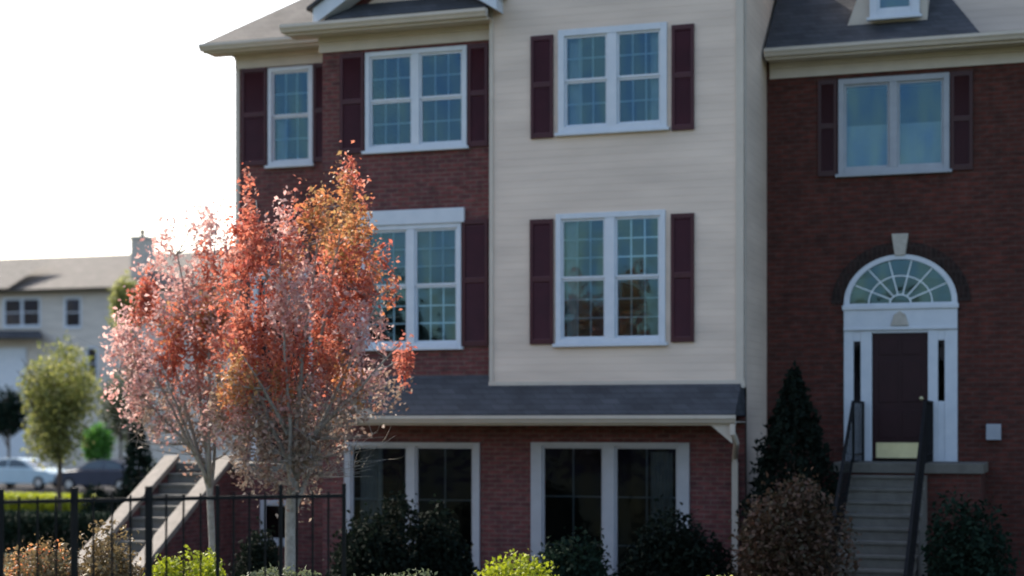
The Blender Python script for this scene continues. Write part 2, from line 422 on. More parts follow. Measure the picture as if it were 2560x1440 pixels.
# ------------------------------------------------------------------ windows, shutters
def window(par, x0, x1, z0, z1, Y, lights=2, cols=3, rows=2, fr=.075, mul=.13, glass='glass', proud=.03,
           head=None, headfr=None, curtain=None, label=None, rail=True, name="window", sill=True, railz=None, fmat='white'):
    y0 = Y-proud
    hf = headfr or fr
    zm = (z0+z1)/2 if railz is None else railz
    bxs = [(x0,x0+fr,y0,Y+.09,z0,z1), (x1-fr,x1,y0,Y+.09,z0,z1), (x0+fr,x1-fr,y0,Y+.09,z1-hf,z1), (x0+fr,x1-fr,y0,Y+.09,z0,z0+hf*.9)]
    lw = (x1-x0-2*fr-(lights-1)*mul)/lights
    ins = []
    for i in range(lights):
        a = x0+fr+i*(lw+mul); ins.append((a, a+lw))
        if i: bxs.append((a-mul, a, y0+.004, Y+.09, z0+hf*.9, z1-hf))
    o = obj(name, B(*bxs), M[fmat], par, bevel=.006, label=label)
    pb, mb, sb = bmesh.new(), bmesh.new(), bmesh.new()
    zb, zt = z0+hf*.9, z1-hf
    for (a, b) in ins:
        sw = .035
        if rail:
            secs = [(zb, zm, .045), (zm, zt, .025)]     # lower sash sits behind the upper one
        else: secs = [(zb, zt, .03)]
        for (c, d, off) in secs:
            for q in ((a,a+sw,c,d),(b-sw,b,c,d),(a+sw,b-sw,c,c+sw),(a+sw,b-sw,d-sw,d)):
                box(sb, q[0], q[1], Y+off-.02, Y+off+.03, q[2], q[3])
            poly(pb, [(a+sw,Y+off,c+sw),(b-sw,Y+off,c+sw),(b-sw,Y+off,d-sw),(a+sw,Y+off,d-sw)])
            g0, g1, h0, h1 = a+sw, b-sw, c+sw, d-sw
            for k in range(1, cols):
                x = g0+(g1-g0)*k/cols; box(mb, x-.012, x+.012, Y+off+.006, Y+off+.014, h0, h1)
            for k in range(1, rows):
                z = h0+(h1-h0)*k/rows; box(mb, g0, g1, Y+off+.005, Y+off+.015, z-.012, z+.012)
    obj("sash", sb, M[fmat], o)
    obj("pane", pb, M[glass], o)
    if cols > 1 or rows > 1: obj("muntins", mb, M['muntin'], o)
    else: mb.free()
    if sill: obj("sill", B((x0-.04, x1+.04, y0-.05, Y+.02, z0-.05, z0-.002)), M[fmat], o, bevel=.005)
    if head: obj("lintel", B((x0-.06, x1+.06, y0-.03, Y+.02, z1+.002, z1+head)), M['white'], o, bevel=.008)
    if curtain:
        kind, spec = curtain
        if kind == 'blind':
            for (a, b, c, d) in spec:
                cb = B((a, b, Y+.16, Y+.165, c, d)); obj("blind", cb, M['blind'], o)
        else:
            for (a, b, c, d) in spec:
                cb = bmesh.new(); n = 28
                pr = None
                for i in range(n+1):
                    x = a+(b-a)*i/n; y = Y+.18+.018*math.sin(i*1.5)
                    v = (cb.verts.new((x,y,c)), cb.verts.new((x,y,d)))
                    if pr: cb.faces.new((pr[0], v[0], v[1], pr[1]))
                    pr = v
                obj("curtain", cb, M['curtain'], o, smooth=True)
    return o

def shutter(par, x0, x1, z0, z1, Y, mat='shutter'):
    st = .05
    zmid = z0+(z1-z0)*.52
    bx = [(x0,x0+st,Y-.04,Y-.003,z0,z1),(x1-st,x1,Y-.04,Y-.003,z0,z1)]
    for (a, b) in ((z0,z0+.08),(z1-.07,z1),(zmid-.04,zmid+.04)): bx.append((x0+st,x1-st,Y-.038,Y-.003,a,b))
    bm = B(*bx)
    for (a, b) in ((z0+.08,zmid-.04),(zmid+.04,z1-.07)):
        z = a
        while z < b-.02:
            poly(bm, [(x0+st,Y-.012,z+.045),(x1-st,Y-.012,z+.045),(x1-st,Y-.034,z),(x0+st,Y-.034,z)])
            z += .042
        box(bm, x0+st, x1-st, Y-.008, Y-.003, a, b)
    return obj("shutter", bm, M[mat], par)

# ------------------------------------------------------------------ left townhouse
YB, YC, YA, YG = 25.0, 24.8, 27.0, 25.0     # brick front, tan bay, set-back wing
YBACK = 36.0
XA0 = wx(592, YA); XB0 = wx(806, YB); XC0 = wx(1226, YC); XC1 = wx(1860, YC)
ZTOPB = wz(1000, 118, YB)                   # underside of the frieze over the brick front
ZTOPA = wz(700, 166, YA)
house = thing("townhouse", (-9, 25, 0), "three storey brick townhouse with a tan sided bay and dark skirt roof", "house")

# window rectangles on their own planes: (x0,x1,z0,z1)
def rect(px0, px1, pt, pb, Y):
    pm = (px0+px1)/2
    return (wx(px0,Y), wx(px1,Y), wz(pm,pb,Y), wz(pm,pt,Y))
WA1 = rect(671, 783, 167, 412, YA)
WB1 = rect(914, 1168, 123, 372, YB)
WB2 = rect(904, 1154, 562, 868, YB)
WC1 = rect(1396, 1668, 66, 326, YC)
WC2 = rect(1390, 1664, 530, 858, YC)
WG1 = rect(862, 1200, 1106, 1520, YG)
WG2 = rect(1328, 1724, 1106, 1500, YG)
DA = rect(648, 776, 700, 1153, YA)          # door of the set-back wing, behind the red tree

bm = bmesh.new()
wallface(bm, XB0, XC0+.35, 0, ZTOPB+.9, YB, [WB1, WB2, WG1])
wallface(bm, XC0+.35, XC1-.02, 0, 3.5, YG, [WG2])
poly(bm, [(XB0,YB,0),(XB0,YBACK,0),(XB0,YBACK,ZTOPB+.9),(XB0,YB,ZTOPB+.9)])
wallface(bm, XA0, XB0, 0, ZTOPA+.3, YA, [WA1, DA])
poly(bm, [(XA0,YA,0),(XA0,YBACK,0),(XA0,YBACK,ZTOPA+.3),(XA0,YA,ZTOPA+.3)])
obj("brick_wall", bm, M['brick_a'], house)
ZC0 = 3.66; ZC1 = 10.7
bm = bmesh.new()
wallface(bm, XC0, XC1, ZC0, ZC1, YC, [WC1, WC2])
poly(bm, [(XC0,YC,ZC0),(XC0,YB,ZC0),(XC0,YB,ZC1),(XC0,YC,ZC1)])
poly(bm, [(XC1,YC,ZC0),(XC1,30,ZC0),(XC1,30,ZC1),(XC1,YC,ZC1)])
poly(bm, [(XC1,YG,0),(XC1,30,0),(XC1,30,ZC0),(XC1,YG,ZC0)])
poly(bm, [(XC0,YC,ZC0),(XC1,YC,ZC0),(XC1,YB+.1,ZC0),(XC0,YB+.1,ZC0)])
poly(bm, [(XC0,YB,ZTOPB),(XC0,30,ZTOPB),(XC0,30,ZC1),(XC0,YB,ZC1)])
xm = (XC0+XC1)/2
poly(bm, [(XC0,YC,ZC1),(XC1,YC,ZC1),(xm,YC,ZC1+1.6)])
obj("siding_wall", bm, M['siding'], house)
# interior surfaces so the rooms behind the panes are real and dark
bm = bmesh.new()
poly(bm, [(XA0,YBACK,0),(XC1,YBACK,0),(XC1,YBACK,ZC1),(XA0,YBACK,ZC1)])
poly(bm, [(XB0+.05,YB+3.2,0),(XC1-.05,YB+3.2,0),(XC1-.05,YB+3.2,ZC1),(XB0+.05,YB+3.2,ZC1)])
for z in (3.45, 6.3, ZTOPB+.5):
    poly(bm, [(XA0+.02,YA+.15,z-.3),(XB0,YA+.15,z-.3),(XB0,YBACK,z-.3),(XA0+.02,YBACK,z-.3)])
    poly(bm, [(XB0+.02,YB+.15,z),(XC1-.02,YB+.15,z),(XC1-.02,YBACK,z),(XB0+.02,YBACK,z)])
poly(bm, [(XA0+.02,YA+2.5,0),(XB0,YA+2.5,0),(XB0,YA+2.5,ZTOPA),(XA0+.02,YA+2.5,ZTOPA)])
obj("inner_wall", bm, M['inner'], house)

x0,x1,z0,z1 = WA1
window(house, *WA1, YA, lights=1, cols=3, rows=2, curtain=('curtain', [(x0+.08, x0+.26, z0+.1, z0+.95)]), fmat='white')
shutter(house, wx(606,YA), wx(668,YA), z0+.02, z1+.02, YA)
shutter(house, wx(785,YA), wx(785,YA)+.36, z0+.02, z1+.02, YA)
x0,x1,z0,z1 = WB1
window(house, *WB1, YB)
shutter(house, wx(852,YB), x0-.02, z0-.02, z1-.0, YB); shutter(house, x1+.02, wx(1221,YB), z0-.02, z1, YB)
x0,x1,z0,z1 = WB2
zm2 = (z0+z1)/2
window(house, *WB2, YB, rows=3, head=.24, curtain=('blind', [(x0+.1, (x0+x1)/2-.06, zm2-.05, z1-.1), ((x0+x1)/2+.06, x1-.1, zm2+.35, z1-.1)]))
shutter(house, x1+.02, wx(1221,YB), z0, z1+.04, YB); shutter(house, x0-.42, x0-.02, z0, z1+.04, YB)
x0,x1,z0,z1 = WC1
window(house, *WC1, YC, rows=2, mul=.15, fr=.10, curtain=('curtain', [(x0+.13,x0+.34,z0+.1,z1-.1), (x1-.3,x1-.13,z0+.1,z1-.1)]))
shutter(house, wx(1328,YC), wx(1384,YC), z0-.06, z1-.06, YC); shutter(house, wx(1680,YC), wx(1736,YC), z0-.06, z1-.06, YC)
x0,x1,z0,z1 = WC2
window(house, *WC2, YC, rows=3, mul=.15, fr=.085, curtain=('curtain', [(x0+.12,x0+.28,z0+.1,z1-.1)]))
shutter(house, wx(1326,YC), wx(1384,YC), z0, z1-.07, YC); shutter(house, wx(1678,YC), wx(1736,YC), z0, z1-.07, YC)
x0,x1,z0,z1 = WG1
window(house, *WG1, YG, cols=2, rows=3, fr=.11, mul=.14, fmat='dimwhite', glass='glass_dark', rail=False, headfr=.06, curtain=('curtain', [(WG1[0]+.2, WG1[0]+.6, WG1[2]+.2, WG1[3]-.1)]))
window(house, *WG2, YG, cols=2, rows=3, fr=.18, mul=.18, fmat='dimwhite', glass='glass_dark', rail=False, headfr=.06, curtain=('curtain', [(WG2[1]-.65, WG2[1]-.3, WG2[2]+.2, WG2[3]-.15)]))  # curtain piece added to stand for a grey reflection in the pane
# door of the wing
x0,x1,z0,z1 = DA
o = obj("door_surround", B((x0-.14,x0,YA-.06,YA+.1,z0,z1+.02),(x1,x1+.06,YA-.06,YA+.1,z0,z1+.02),(x0-.16,x1+.07,YA-.07,YA+.1,z1+.022,z1+.24)), M['white'], house, bevel=.008)
d = obj("door", B((x0,x1,YA+.05,YA+.1,z0,z1-.55)), M['door'], house)
obj("handle", B((x1-.12,x1-.08,YA-.0,YA+.05,z0+.98,z0+1.02)), M['brass'], d)
bm = bmesh.new(); poly(bm, [(x0,YA+.06,z1-.55),(x1,YA+.06,z1-.55),(x1,YA+.06,z1),(x0,YA+.06,z1)]); obj("transom_pane", bm, M['glass'], house)

# corner boards and cornices
def cornice(par, x0, x1, Y, z, over=.42, mat='trim', endl=True):
    """frieze board under a soffit, fascia and a gutter in front, all butted"""
    o = obj("cornice", B((x0,x1,Y-.035,Y-.002,z,z+.24),                       # frieze
                         (x0,x1,Y-.07,Y-.036,z+.17,z+.24),
                         (x0-(over if endl else 0),x1,Y-over,Y+.0,z+.243,z+.265),   # soffit
                         (x0-(over if endl else 0),x1,Y-over-.02,Y-over-.002,z+.22,z+.40)), M[mat], par, bevel=.004)
    bm = bmesh.new()
    # ogee-like gutter section
    sec = [(0,0),(-.075,.005),(-.10,.05),(-.125,.075),(-.125,.125),(-.115,.125),(-.115,.08),(-.09,.055),(-.07,.012),(0,.010)]
    xa, xb = x0-(over+.03 if endl else 0), x1
    prism(bm, [(xa, Y-over-.022+a, z+.255+b) for a, b in sec], (xb-xa, 0, 0))
    obj("gutter", bm, M['trim'], par)
    return o
cornice(house, XB0-.05, XC0+.04, YB, ZTOPB)
cornice(house, XA0-.02, XB0-.06, YA, ZTOPA)
obj("corner_board", B((XA0-.02,XA0+.06,YA-.02,YA-.002,0,ZTOPA)), M['trim'], house)
obj("corner_board", B((XC1-.12,XC1+.012,YC-.02,YC-.002,ZC0,ZC1)), M['trim'], house)
obj("corner_board", B((XC0-.012,XC0+.05,YC-.02,YC-.002,ZC0,ZC1)), M['trim'], house)
obj("corner_board", B((XC1+.002,XC1+.02,YC-.02,YC+.1,ZC0,ZC1)), M['trim'], house)
obj("base_band", B((XC0-.02,XC1+.015,YC-.03,YC-.003,ZC0-.02,ZC0+.10)), M['trim'], house)

# wing roof: hip
pt = .77
ez = ZTOPA+.40; ax = XA0-.46; ay = YA-.46
bm = bmesh.new()
hd = 4.3
A0 = (ax, ay, ez); A1 = (XC0, ay, ez)
H = (ax+hd, ay+hd, ez+pt*hd)
poly(bm, [A0, A1, (XC0, ay+hd, ez+pt*hd), H])
poly(bm, [A0, H, (ax+hd, YBACK, ez+pt*hd), (ax, YBACK, ez)])
obj("roof", bm, M['shingle_w'], house)
# front gable with its pent strip
gx0, gx1 = wx(792, YB-.4), wx(1244, YB-.4)
gz0 = ZTOPB+.40
yy = YB-.46
sl = .62
gm = (gx0+gx1)/2
bm = bmesh.new()
zt = gz0+sl*(gm-gx0)
poly(bm, [(gx0+.1,YB-.1,gz0-.1),(gx1-.1,YB-.1,gz0-.1),(gm,YB-.1,zt-.15)])
obj("gable_wall", bm, M['siding'], house)
bm = bmesh.new()
prism(bm, [(gx0+.16,yy,gz0+.01),(gx1-.12,yy,gz0+.01),(gx1-.30,YB-.104,gz0+.30),(gx0+.40,YB-.104,gz0+.30)], (0,0,.02))
obj("pent_strip", bm, M['shingle'], house)
for s in (0, 1):
    xe = gx0-.02 if s == 0 else gx1+.02
    bm = bmesh.new()
    z0_ = gz0-.06
    prism(bm, [(xe,yy-.05,z0_),(gm,yy-.05,z0_+sl*abs(gm-xe)),(gm,yy-.05,z0_+sl*abs(gm-xe)+.27),(xe,yy-.05,z0_+.27)], (0,.34,0))
    obj("rake_board", bm, M['white'], house, bevel=.006)
    bm = bmesh.new(); xr = xe + (-.08 if s == 0 else .08)
    zz = z0_+.28
    prism(bm, [(xr,yy-.12,zz-.05),(gm,yy-.12,zz+sl*abs(gm-xe)),(gm,yy-.12,zz+sl*abs(gm-xe)+.05),(xr,yy-.12,zz)], (0,6,0))
    obj("roof", bm, M['shingle'], house)
# bay roof
bm = bmesh.new()
for s in (-1, 1):
    xe = XC0-.3 if s < 0 else XC1+.3
    z0_ = ZC1-.25
    prism(bm, [(xe,YC-.35,z0_),(xm,YC-.35,z0_+1.95),(xm,YC-.35,z0_+2.05),(xe,YC-.35,z0_+.1)], (0,9,0))
obj("roof", bm, M['shingle'], house)

# skirt roof over the ground floor
sx0, sx1 = wx(838, 24.2), wx(1838, 24.2)
ye, ze, pr = 24.18, 3.22, .76
def rz(y): return ze+pr*(y-ye)
bm = bmesh.new()
prism(bm, [(sx0,ye,ze),(sx1,ye,ze),(sx1-.03,YC-.004,rz(YC-.004)),(sx0+.45,YC-.004,rz(YC-.004))], (0,0,.035))
prism(bm, [(sx0+.45,YC-.004,rz(YC-.004)-.002),(XC0-.013,YC-.004,rz(YC-.004)-.002),(XC0-.013,YB-.004,rz(YB-.004)),(sx0+.6,YB-.004,rz(YB-.004))], (0,0,.035))
obj("skirt_roof", bm, M['shingle'], house)
for xe, xi in ((sx1, sx1-.03), (sx0, sx0+.45)):
    bm = bmesh.new(); poly(bm, [(xe,ye,ze),(xi,YC,rz(YC)),(xi,YB,rz(YB)),(xe,YB,ze)])
    obj("skirt_hip", bm, M['shingle'], house)
obj("skirt_soffit", B((sx0,sx1,ye+.02,YB-.003,ze-.10,ze-.08)), M['trim'], house)
obj("skirt_fascia", B((sx0-.01,sx1+.01,ye-.02,ye+.018,ze-.14,ze+.01)), M['trim'], house)
bm = bmesh.new()
sec = [(0,0),(-.075,.005),(-.10,.05),(-.12,.07),(-.12,.12),(-.11,.12),(-.11,.075),(-.09,.055),(-.07,.012),(0,.010)]
prism(bm, [(sx0-.05, ye-.022+a, ze-.11+b) for a, b in sec], (sx1-sx0+.08, 0, 0))
obj("gutter", bm, M['trim'], house)
bm = bmesh.new(); prism(bm, [(sx1-.35,ye-.02,ze-.142),(sx1-.04,ye-.02,ze-.142),(sx1-.04,ye-.02,ze-.40)], (0,.05,0))
prism(bm, [(sx1-.09,ye+.032,ze-.142),(sx1-.04,ye+.032,ze-.142),(sx1-.04,YB-.003,ze-.142),(sx1-.04,YB-.003,ze-.3),(sx1-.09,YB-.003,ze-.3)], (.0,0,.001)) if False else None
obj("bracket", bm, M['trim'], house)
bm = bmesh.new()
dx = wx(1838, YG-.06)
beam(bm, (sx1-.02, ye-.07, ze-.12), (sx1-.02, ye-.07, ze-.28), .07, .07)
tube(bm, [(sx1-.02,ye-.07,ze-.24),(sx1-.0,ye+.12,ze-.40),(dx,YG-.08,ze-.62),(dx,YG-.06,ze-.75)], [.042]*4, 8)
box(bm, dx-.045, dx+.045, YG-.10, YG-.02, .1, ze-.7)
obj("downspout", bm, M['trim'], house, label="cream downspout at the right end of the skirt roof")
obj("downspout", B((wx(1903,26.6)-.04,wx(1903,26.6)+.05,26.55,26.66,.1,8.6)), M['trim'], house) if False else None

# ------------------------------------------------------------------ right townhouse
YR = 26.7
XR0, XR1 = XC1+.004, 3.6
ZTR = wz(2240, 178, YR)
h2 = thing("townhouse", (-2, YR, 0), "dark brick townhouse with an arched white doorway at the top of a flight of steps", "house")
WR1 = rect(2096, 2374, 190, 430, YR)
DZ = wz(2240, 1153, YR)
ax0, ax1 = wx(2110,YR), wx(2394,YR)
zs_, zh_ = wz(2250,757,YR), wz(2250,832,YR)   # spring line; door head
aw = (ax1-ax0)/2; axm = (ax0+ax1)/2; ah = wz(2250,636,YR)-zs_
bm = bmesh.new()
wallface(bm, XR0, XR1, 0, zs_, YR, [(ax0, ax1, DZ, zs_)])
wallface(bm, XR0, XR1, wz(2250,560,YR), ZTR+.3, YR, [WR1])
zt_ = wz(2250,560,YR)
poly(bm, [(XR0,YR,zs_),(ax0,YR,zs_),(ax0,YR,zt_),(XR0,YR,zt_)]); poly(bm, [(ax1,YR,zs_),(XR1,YR,zs_),(XR1,YR,zt_),(ax1,YR,zt_)])
n = 24
arc = [(axm-aw*math.cos(math.pi*i/n), zs_+ah*math.sin(math.pi*i/n)) for i in range(n+1)]
for i in range(n):
    (a, b), (c, d) = arc[i], arc[i+1]
    poly(bm, [(a,YR,b),(c,YR,d),(c,YR,zt_),(a,YR,zt_)])
    poly(bm, [(a,YR,b),(a,YR+.14,b),(c,YR+.14,d),(c,YR,d)])
poly(bm, [(XR1,YR,0),(XR1,YBACK,0),(XR1,YBACK,ZTR+.3),(XR1,YR,ZTR+.3)])
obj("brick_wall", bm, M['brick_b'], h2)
# dark soldier-course arch
bm = bmesh.new()
def ring(bm, r0x, r0z, r1x, r1z, y0, y1, cx, cz, n=28, a0=0, a1=math.pi):
    for i in range(n):
        t0, t1 = a0+(a1-a0)*i/n, a0+(a1-a0)*(i+1)/n
        p = [(cx-r0x*math.cos(t0), cz+r0z*math.sin(t0)), (cx-r1x*math.cos(t0), cz+r1z*math.sin(t0)),
             (cx-r1x*math.cos(t1), cz+r1z*math.sin(t1)), (cx-r0x*math.cos(t1), cz+r0z*math.sin(t1))]
        prism(bm, [(a, y0, b) for a, b in p], (0, y1-y0, 0))
ring(bm, aw+.01, ah+.01, aw+.2, ah+.2, YR-.02, YR-.003, axm, zs_)
obj("arch_bricks", bm, M['arch_brick'], h2)
bm = bmesh.new()
zk = wz(2243,636,YR)
prism(bm, [(axm-.08,YR-.06,zk-.02),(axm+.08,YR-.06,zk-.02),(axm+.13,YR-.06,zk+.32),(axm-.13,YR-.06,zk+.32)], (0,.057,0))
obj("keystone", bm, M['stone'], h2, bevel=.01)
# doorway: surround, entablature, pilasters, sidelights, fanlight
bm = bmesh.new()
ring(bm, aw-.085, ah-.075, aw-.001, ah-.001, YR-.03, YR+.06, axm, zs_)
obj("fanlight_frame", bm, M['white'], h2)
bm = bmesh.new()
bmesh_pts = [(axm-(aw-.08)*math.cos(math.pi*i/n), YR+.03, zs_+(ah-.07)*math.sin(math.pi*i/n)) for i in range(n+1)]
poly(bm, bmesh_pts)
fl = obj("fanlight", bm, M['glass'], h2)
bm = bmesh.new()
for k in range(1, 7):
    t = math.pi*k/7
    beam(bm, (axm-.16*math.cos(t),YR+.02,zs_+.13*math.sin(t)), (axm-(aw-.09)*math.cos(t),YR+.02,zs_+(ah-.08)*math.sin(t)), .018, .018)
ring(bm, .15,.12,.17,.14, YR+.01, YR+.027, axm, zs_, 14)
ring(bm, aw*.55,ah*.55,aw*.55+.018,ah*.55+.018, YR+.01, YR+.027, axm, zs_, 20)
obj("muntins", bm, M['muntin'], fl)
d0, d1 = wx(2180,YR), wx(2320,YR)
la0, la1 = wx(2134,YR), wx(2152,YR); lb0, lb1 = wx(2345,YR), wx(2362,YR)
zl0, zl1 = wz(2250,1003,YR), wz(2250,852,YR)
bx = [(ax0+.001,ax1-.001,YR-.045,YR+.08,zh_+.04,zs_-.002), (ax0-.02,ax1+.02,YR-.075,YR-.046,zs_-.10,zs_-.03), (ax0-.0,ax1+.0,YR-.06,YR-.046,zh_+.045,zh_+.09)]
for (a, b, c, d) in ((ax0+.001, la0, la1, d0-.001), (d1+.001, lb0, lb1, ax1-.001)):
    bx += [(a,b,YR-.03,YR+.07,DZ,zh_+.038), (c,d,YR-.03,YR+.07,DZ,zh_+.038), (b,c,YR-.02,YR+.07,DZ,zl0), (b,c,YR-.02,YR+.07,zl1,zh_+.038)]
bx += [(d0,d1,YR-.02,YR+.07,zh_+.0,zh_+.038)]
obj("door_surround", B(*bx), M['white'], h2, bevel=.005)
for a, b in ((la0,la1),(lb0,lb1)):
    bm = bmesh.new(); poly(bm, [(a,YR+.03,zl0),(b,YR+.03,zl0),(b,YR+.03,zl1),(a,YR+.03,zl1)])
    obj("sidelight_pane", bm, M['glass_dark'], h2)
bm = bmesh.new()
prism(bm, [(axm-.14,YR-.075,zh_+.11),(axm+.14,YR-.075,zh_+.11),(axm+.09,YR-.075,zh_+.28),(axm,YR-.075,zh_+.34),(axm-.09,YR-.075,zh_+.28)], (0,.028,0))
obj("crest", bm, M['stone'], h2, bevel=.008)
dm = bmesh.new(); box(dm, d0+.004, d1-.004, YR+.03, YR+.075, DZ+.03, zh_-.004)
dr = obj("door", dm, M['door'], h2)
bm = bmesh.new()
dw = d1-d0; dh = zh_-DZ
for (u0,u1,v0,v1) in ((.12,.46,.18,.40),(.54,.88,.18,.40),(.12,.46,.46,.78),(.54,.88,.46,.78),(.12,.46,.83,.95),(.54,.88,.83,.95)):
    box(bm, d0+dw*u0, d0+dw*u1, YR+.018, YR+.029, DZ+dh*v0, DZ+dh*v1)
obj("door_panel", bm, M['door'], dr, bevel=.008)
obj("kick_plate", B((d0+.06,d1-.06,YR+.02,YR+.0285,DZ+.05,DZ+.29)), M['brass'], dr)
bm = bmesh.new(); tube(bm, [(d1-.10,YR+.03,DZ+.98),(d1-.10,YR-.01,DZ+.98),(d1-.10,YR-.05,DZ+.98)], [.015,.02,.032], 10)
obj("handle", bm, M['brass'], dr, smooth=True)
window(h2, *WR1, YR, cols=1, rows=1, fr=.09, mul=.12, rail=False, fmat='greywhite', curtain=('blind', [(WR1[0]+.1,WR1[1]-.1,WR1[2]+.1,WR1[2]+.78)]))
shutter(h2, wx(2046,YR), WR1[0]-.02, WR1[2]-.02, WR1[3], YR, 'shutter_b'); shutter(h2, WR1[1]+.02, wx(2432,YR), WR1[2]-.02, WR1[3], YR, 'shutter_b')
cornice(h2, XR0+.05, XR1, YR, ZTR, endl=False)
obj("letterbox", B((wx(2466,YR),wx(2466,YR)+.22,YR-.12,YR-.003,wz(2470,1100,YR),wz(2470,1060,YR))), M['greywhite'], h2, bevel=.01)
bm = bmesh.new()
for Y_, hol in ((YR+3, []),): poly(bm, [(XR0,Y_,0),(XR1,Y_,0),(XR1,Y_,ZTR+.3),(XR0,Y_,ZTR+.3)])
for z in (DZ-.05, 5.4, ZTR+.28): poly(bm, [(XR0,YR+.16,z),(XR1,YR+.16,z),(XR1,YBACK,z),(XR0,YBACK,z)])
obj("inner_wall", bm, M['inner'], h2)
# lower roof with its dormer, tan wall behind
eyr = YR-.44; ezr = ZTR+.41
pe = .95
def rr(y): return ezr+pe*(y-eyr)
yt = 28.0
bm = bmesh.new()
poly(bm, [(XR0+.05,eyr,ezr),(wx(2450,eyr),eyr,ezr),(wx(2300,yt),yt,rr(yt)),(XR0+.05,yt,rr(yt))])
poly(bm, [(wx(2450,eyr),eyr,ezr),(XR1,eyr,ezr),(XR1,yt,ezr+.3),(wx(2450,yt),yt,ezr+.3)])
poly(bm, [(wx(2450,eyr),eyr,ezr),(wx(2450,yt),yt,ezr+.3),(wx(2300,yt),yt,rr(yt))])
obj("roof", bm, M['shingle'], h2)
bm = bmesh.new(); poly(bm, [(XR0+.05,yt-.02,ezr-.4),(XR1,yt-.02,ezr-.4),(XR1,yt-.02,ezr+4.2),(XR0+.05,yt-.02,ezr+4.2)])
obj("siding_wall", bm, M['siding'], h2)
bm = bmesh.new()
poly(bm, [(XR0-.1,yt-.5,ezr+4.1),(XR1+.3,yt-.5,ezr+4.1),(XR1+.3,yt+4,ezr+6.6),(XR0-.1,yt+4,ezr+6.6)])
obj("roof", bm, M['shingle'], h2)
yd = 26.62
dq = [(2104,104),(2142,0),(2160,-70),(2236,-150),(2318,-70),(2318,66)]
WD = rect(2176, 2300, -120, 44, yd-.0)
bm = bmesh.new()
prism(bm, [(wx(a,yd),yd,wz(a,b,yd)) for a, b in dq], (0,1.3,0))
obj("dormer", bm, M['trim'], h2, label="cream dormer above the eaves")
window(h2, *WD, yd-.10, lights=1, cols=1, rows=1, fr=.12, rail=False, proud=.02, sill=True)

# ------------------------------------------------------------------ entrance steps (right)
def steps(name, xl, xr, ytop, ztop, zbot, run, label, mat, cap=None, land=1.3, wallmat='brick_b', rails=True, landx=None, parapet=0, yback=None):
    nr = round((ztop-zbot)/.178); rise = (ztop-zbot)/nr
    t = thing(name, ((xl+xr)/2, ytop-nr*run/2, zbot), label, "steps")
    bm = bmesh.new()
    for i in range(nr-1):
        z = ztop-(i+1)*rise; y = ytop-(i+1)*run
        box(bm, xl, xr, y+.0, y+run-.001 if i else ytop-.001, zbot, z-.045)
        box(bm, xl-.0, xr+.0, y-.025, y+run-.002, z-.0445, z)
    obj("flight", bm, M[mat], t, bevel=.006)
    lx0, lx1 = landx or (xl, xr)
    yb = yback
    obj("landing_slab", B((lx0-.04, lx1+.04, ytop-.03, yb, ztop-.15, ztop)), M['concrete'], t, bevel=.01)
    obj("landing_base", B((lx0, lx1, ytop+.02, yb, zbot, ztop-.151)), M[wallmat], t)
    if cap:
        yb_ = ytop-(nr-1)*run
        for x in (xl-.11, xr+.11):
            bm = bmesh.new()
            z1 = ztop+parapet; z0 = zbot+rise+parapet
            prism(bm, [(x-.10,ytop,zbot),(x-.10,ytop,z1-.08),(x-.10,yb_,z0-.08),(x-.10,yb_,zbot)], (.2,0,0))
            obj("side_wall", bm, M[wallmat], t)
            bm = bmesh.new()
            beam(bm, (x,ytop+.05,z1-.03), (x,yb_-.1,z0-.08), .28, .09)
            obj("wall_cap", bm, M['cap'], t, bevel=.01)
    if rails:
        def rail(pts, n=None):
            bm = bmesh.new()
            for a, b in zip(pts[:-1], pts[1:]):
                a = Vector(a); b = Vector(b)
                beam(bm, a+Vector((0,0,.92)), b+Vector((0,0,.92)), .045, .03)
                beam(bm, a+Vector((0,0,.12)), b+Vector((0,0,.12)), .03, .02)
                k = max(2, int(math.hypot(b.x-a.x, b.y-a.y)/.14))
                for i in range(k+1):
                    p = a.lerp(b, i/k); w = .02 if i in (0, k) else .006
                    box(bm, p.x-w, p.x+w, p.y-w, p.y+w, p.z, p.z+.91)
            obj("railing", bm, M['iron'], t)
        zb_ = zbot+rise*1.0
        yb_ = ytop-(nr-1)*run
        for x, lx in ((xl+.03, lx0+.04), (xr-.03, lx1-.04)):
            rail([(x, yb_, zbot+rise), (x, ytop, ztop)])
            rail([(x, ytop+.02, ztop), (x, yb-.1, ztop)])
    return t
yst = 25.4
xs0, xs1 = wx(2128, yst), wx(2318, yst)
steps("entrance_steps", xs0, xs1, yst, DZ, 0, .23, "dark grey concrete steps with black iron railings climbing to the arched doorway", 'concrete', yback=YR-.004, landx=(xs0-.25, wx(2452, yst)))
# left steps, beside the wing
yl = 25.6
xl0, xl1 = wx(470, 24.4)+.0, wx(600, 24.4)
ZL = wz(700,1153,YA)
steps("entrance_steps", wx(442,yl), wx(552,yl), yl, ZL-.0, 0, .30, "steps with sloping cream side caps behind the red trees", 'concrete', cap=True, yback=YA-.004, wallmat='brick_a', rails=False, landx=(wx(442,yl), XB0-.06), parapet=.12)

st2 = [o for o in bpy.data.objects if o.name.startswith("entrance_steps")][-1]
bw = rect(652, 730, 1250, 1358, yl-.03)
window(st2, *bw, yl-.06, lights=1, cols=1, rows=1, fr=.06, rail=False, glass='glass_dark', proud=.0, fmat='dimwhite')
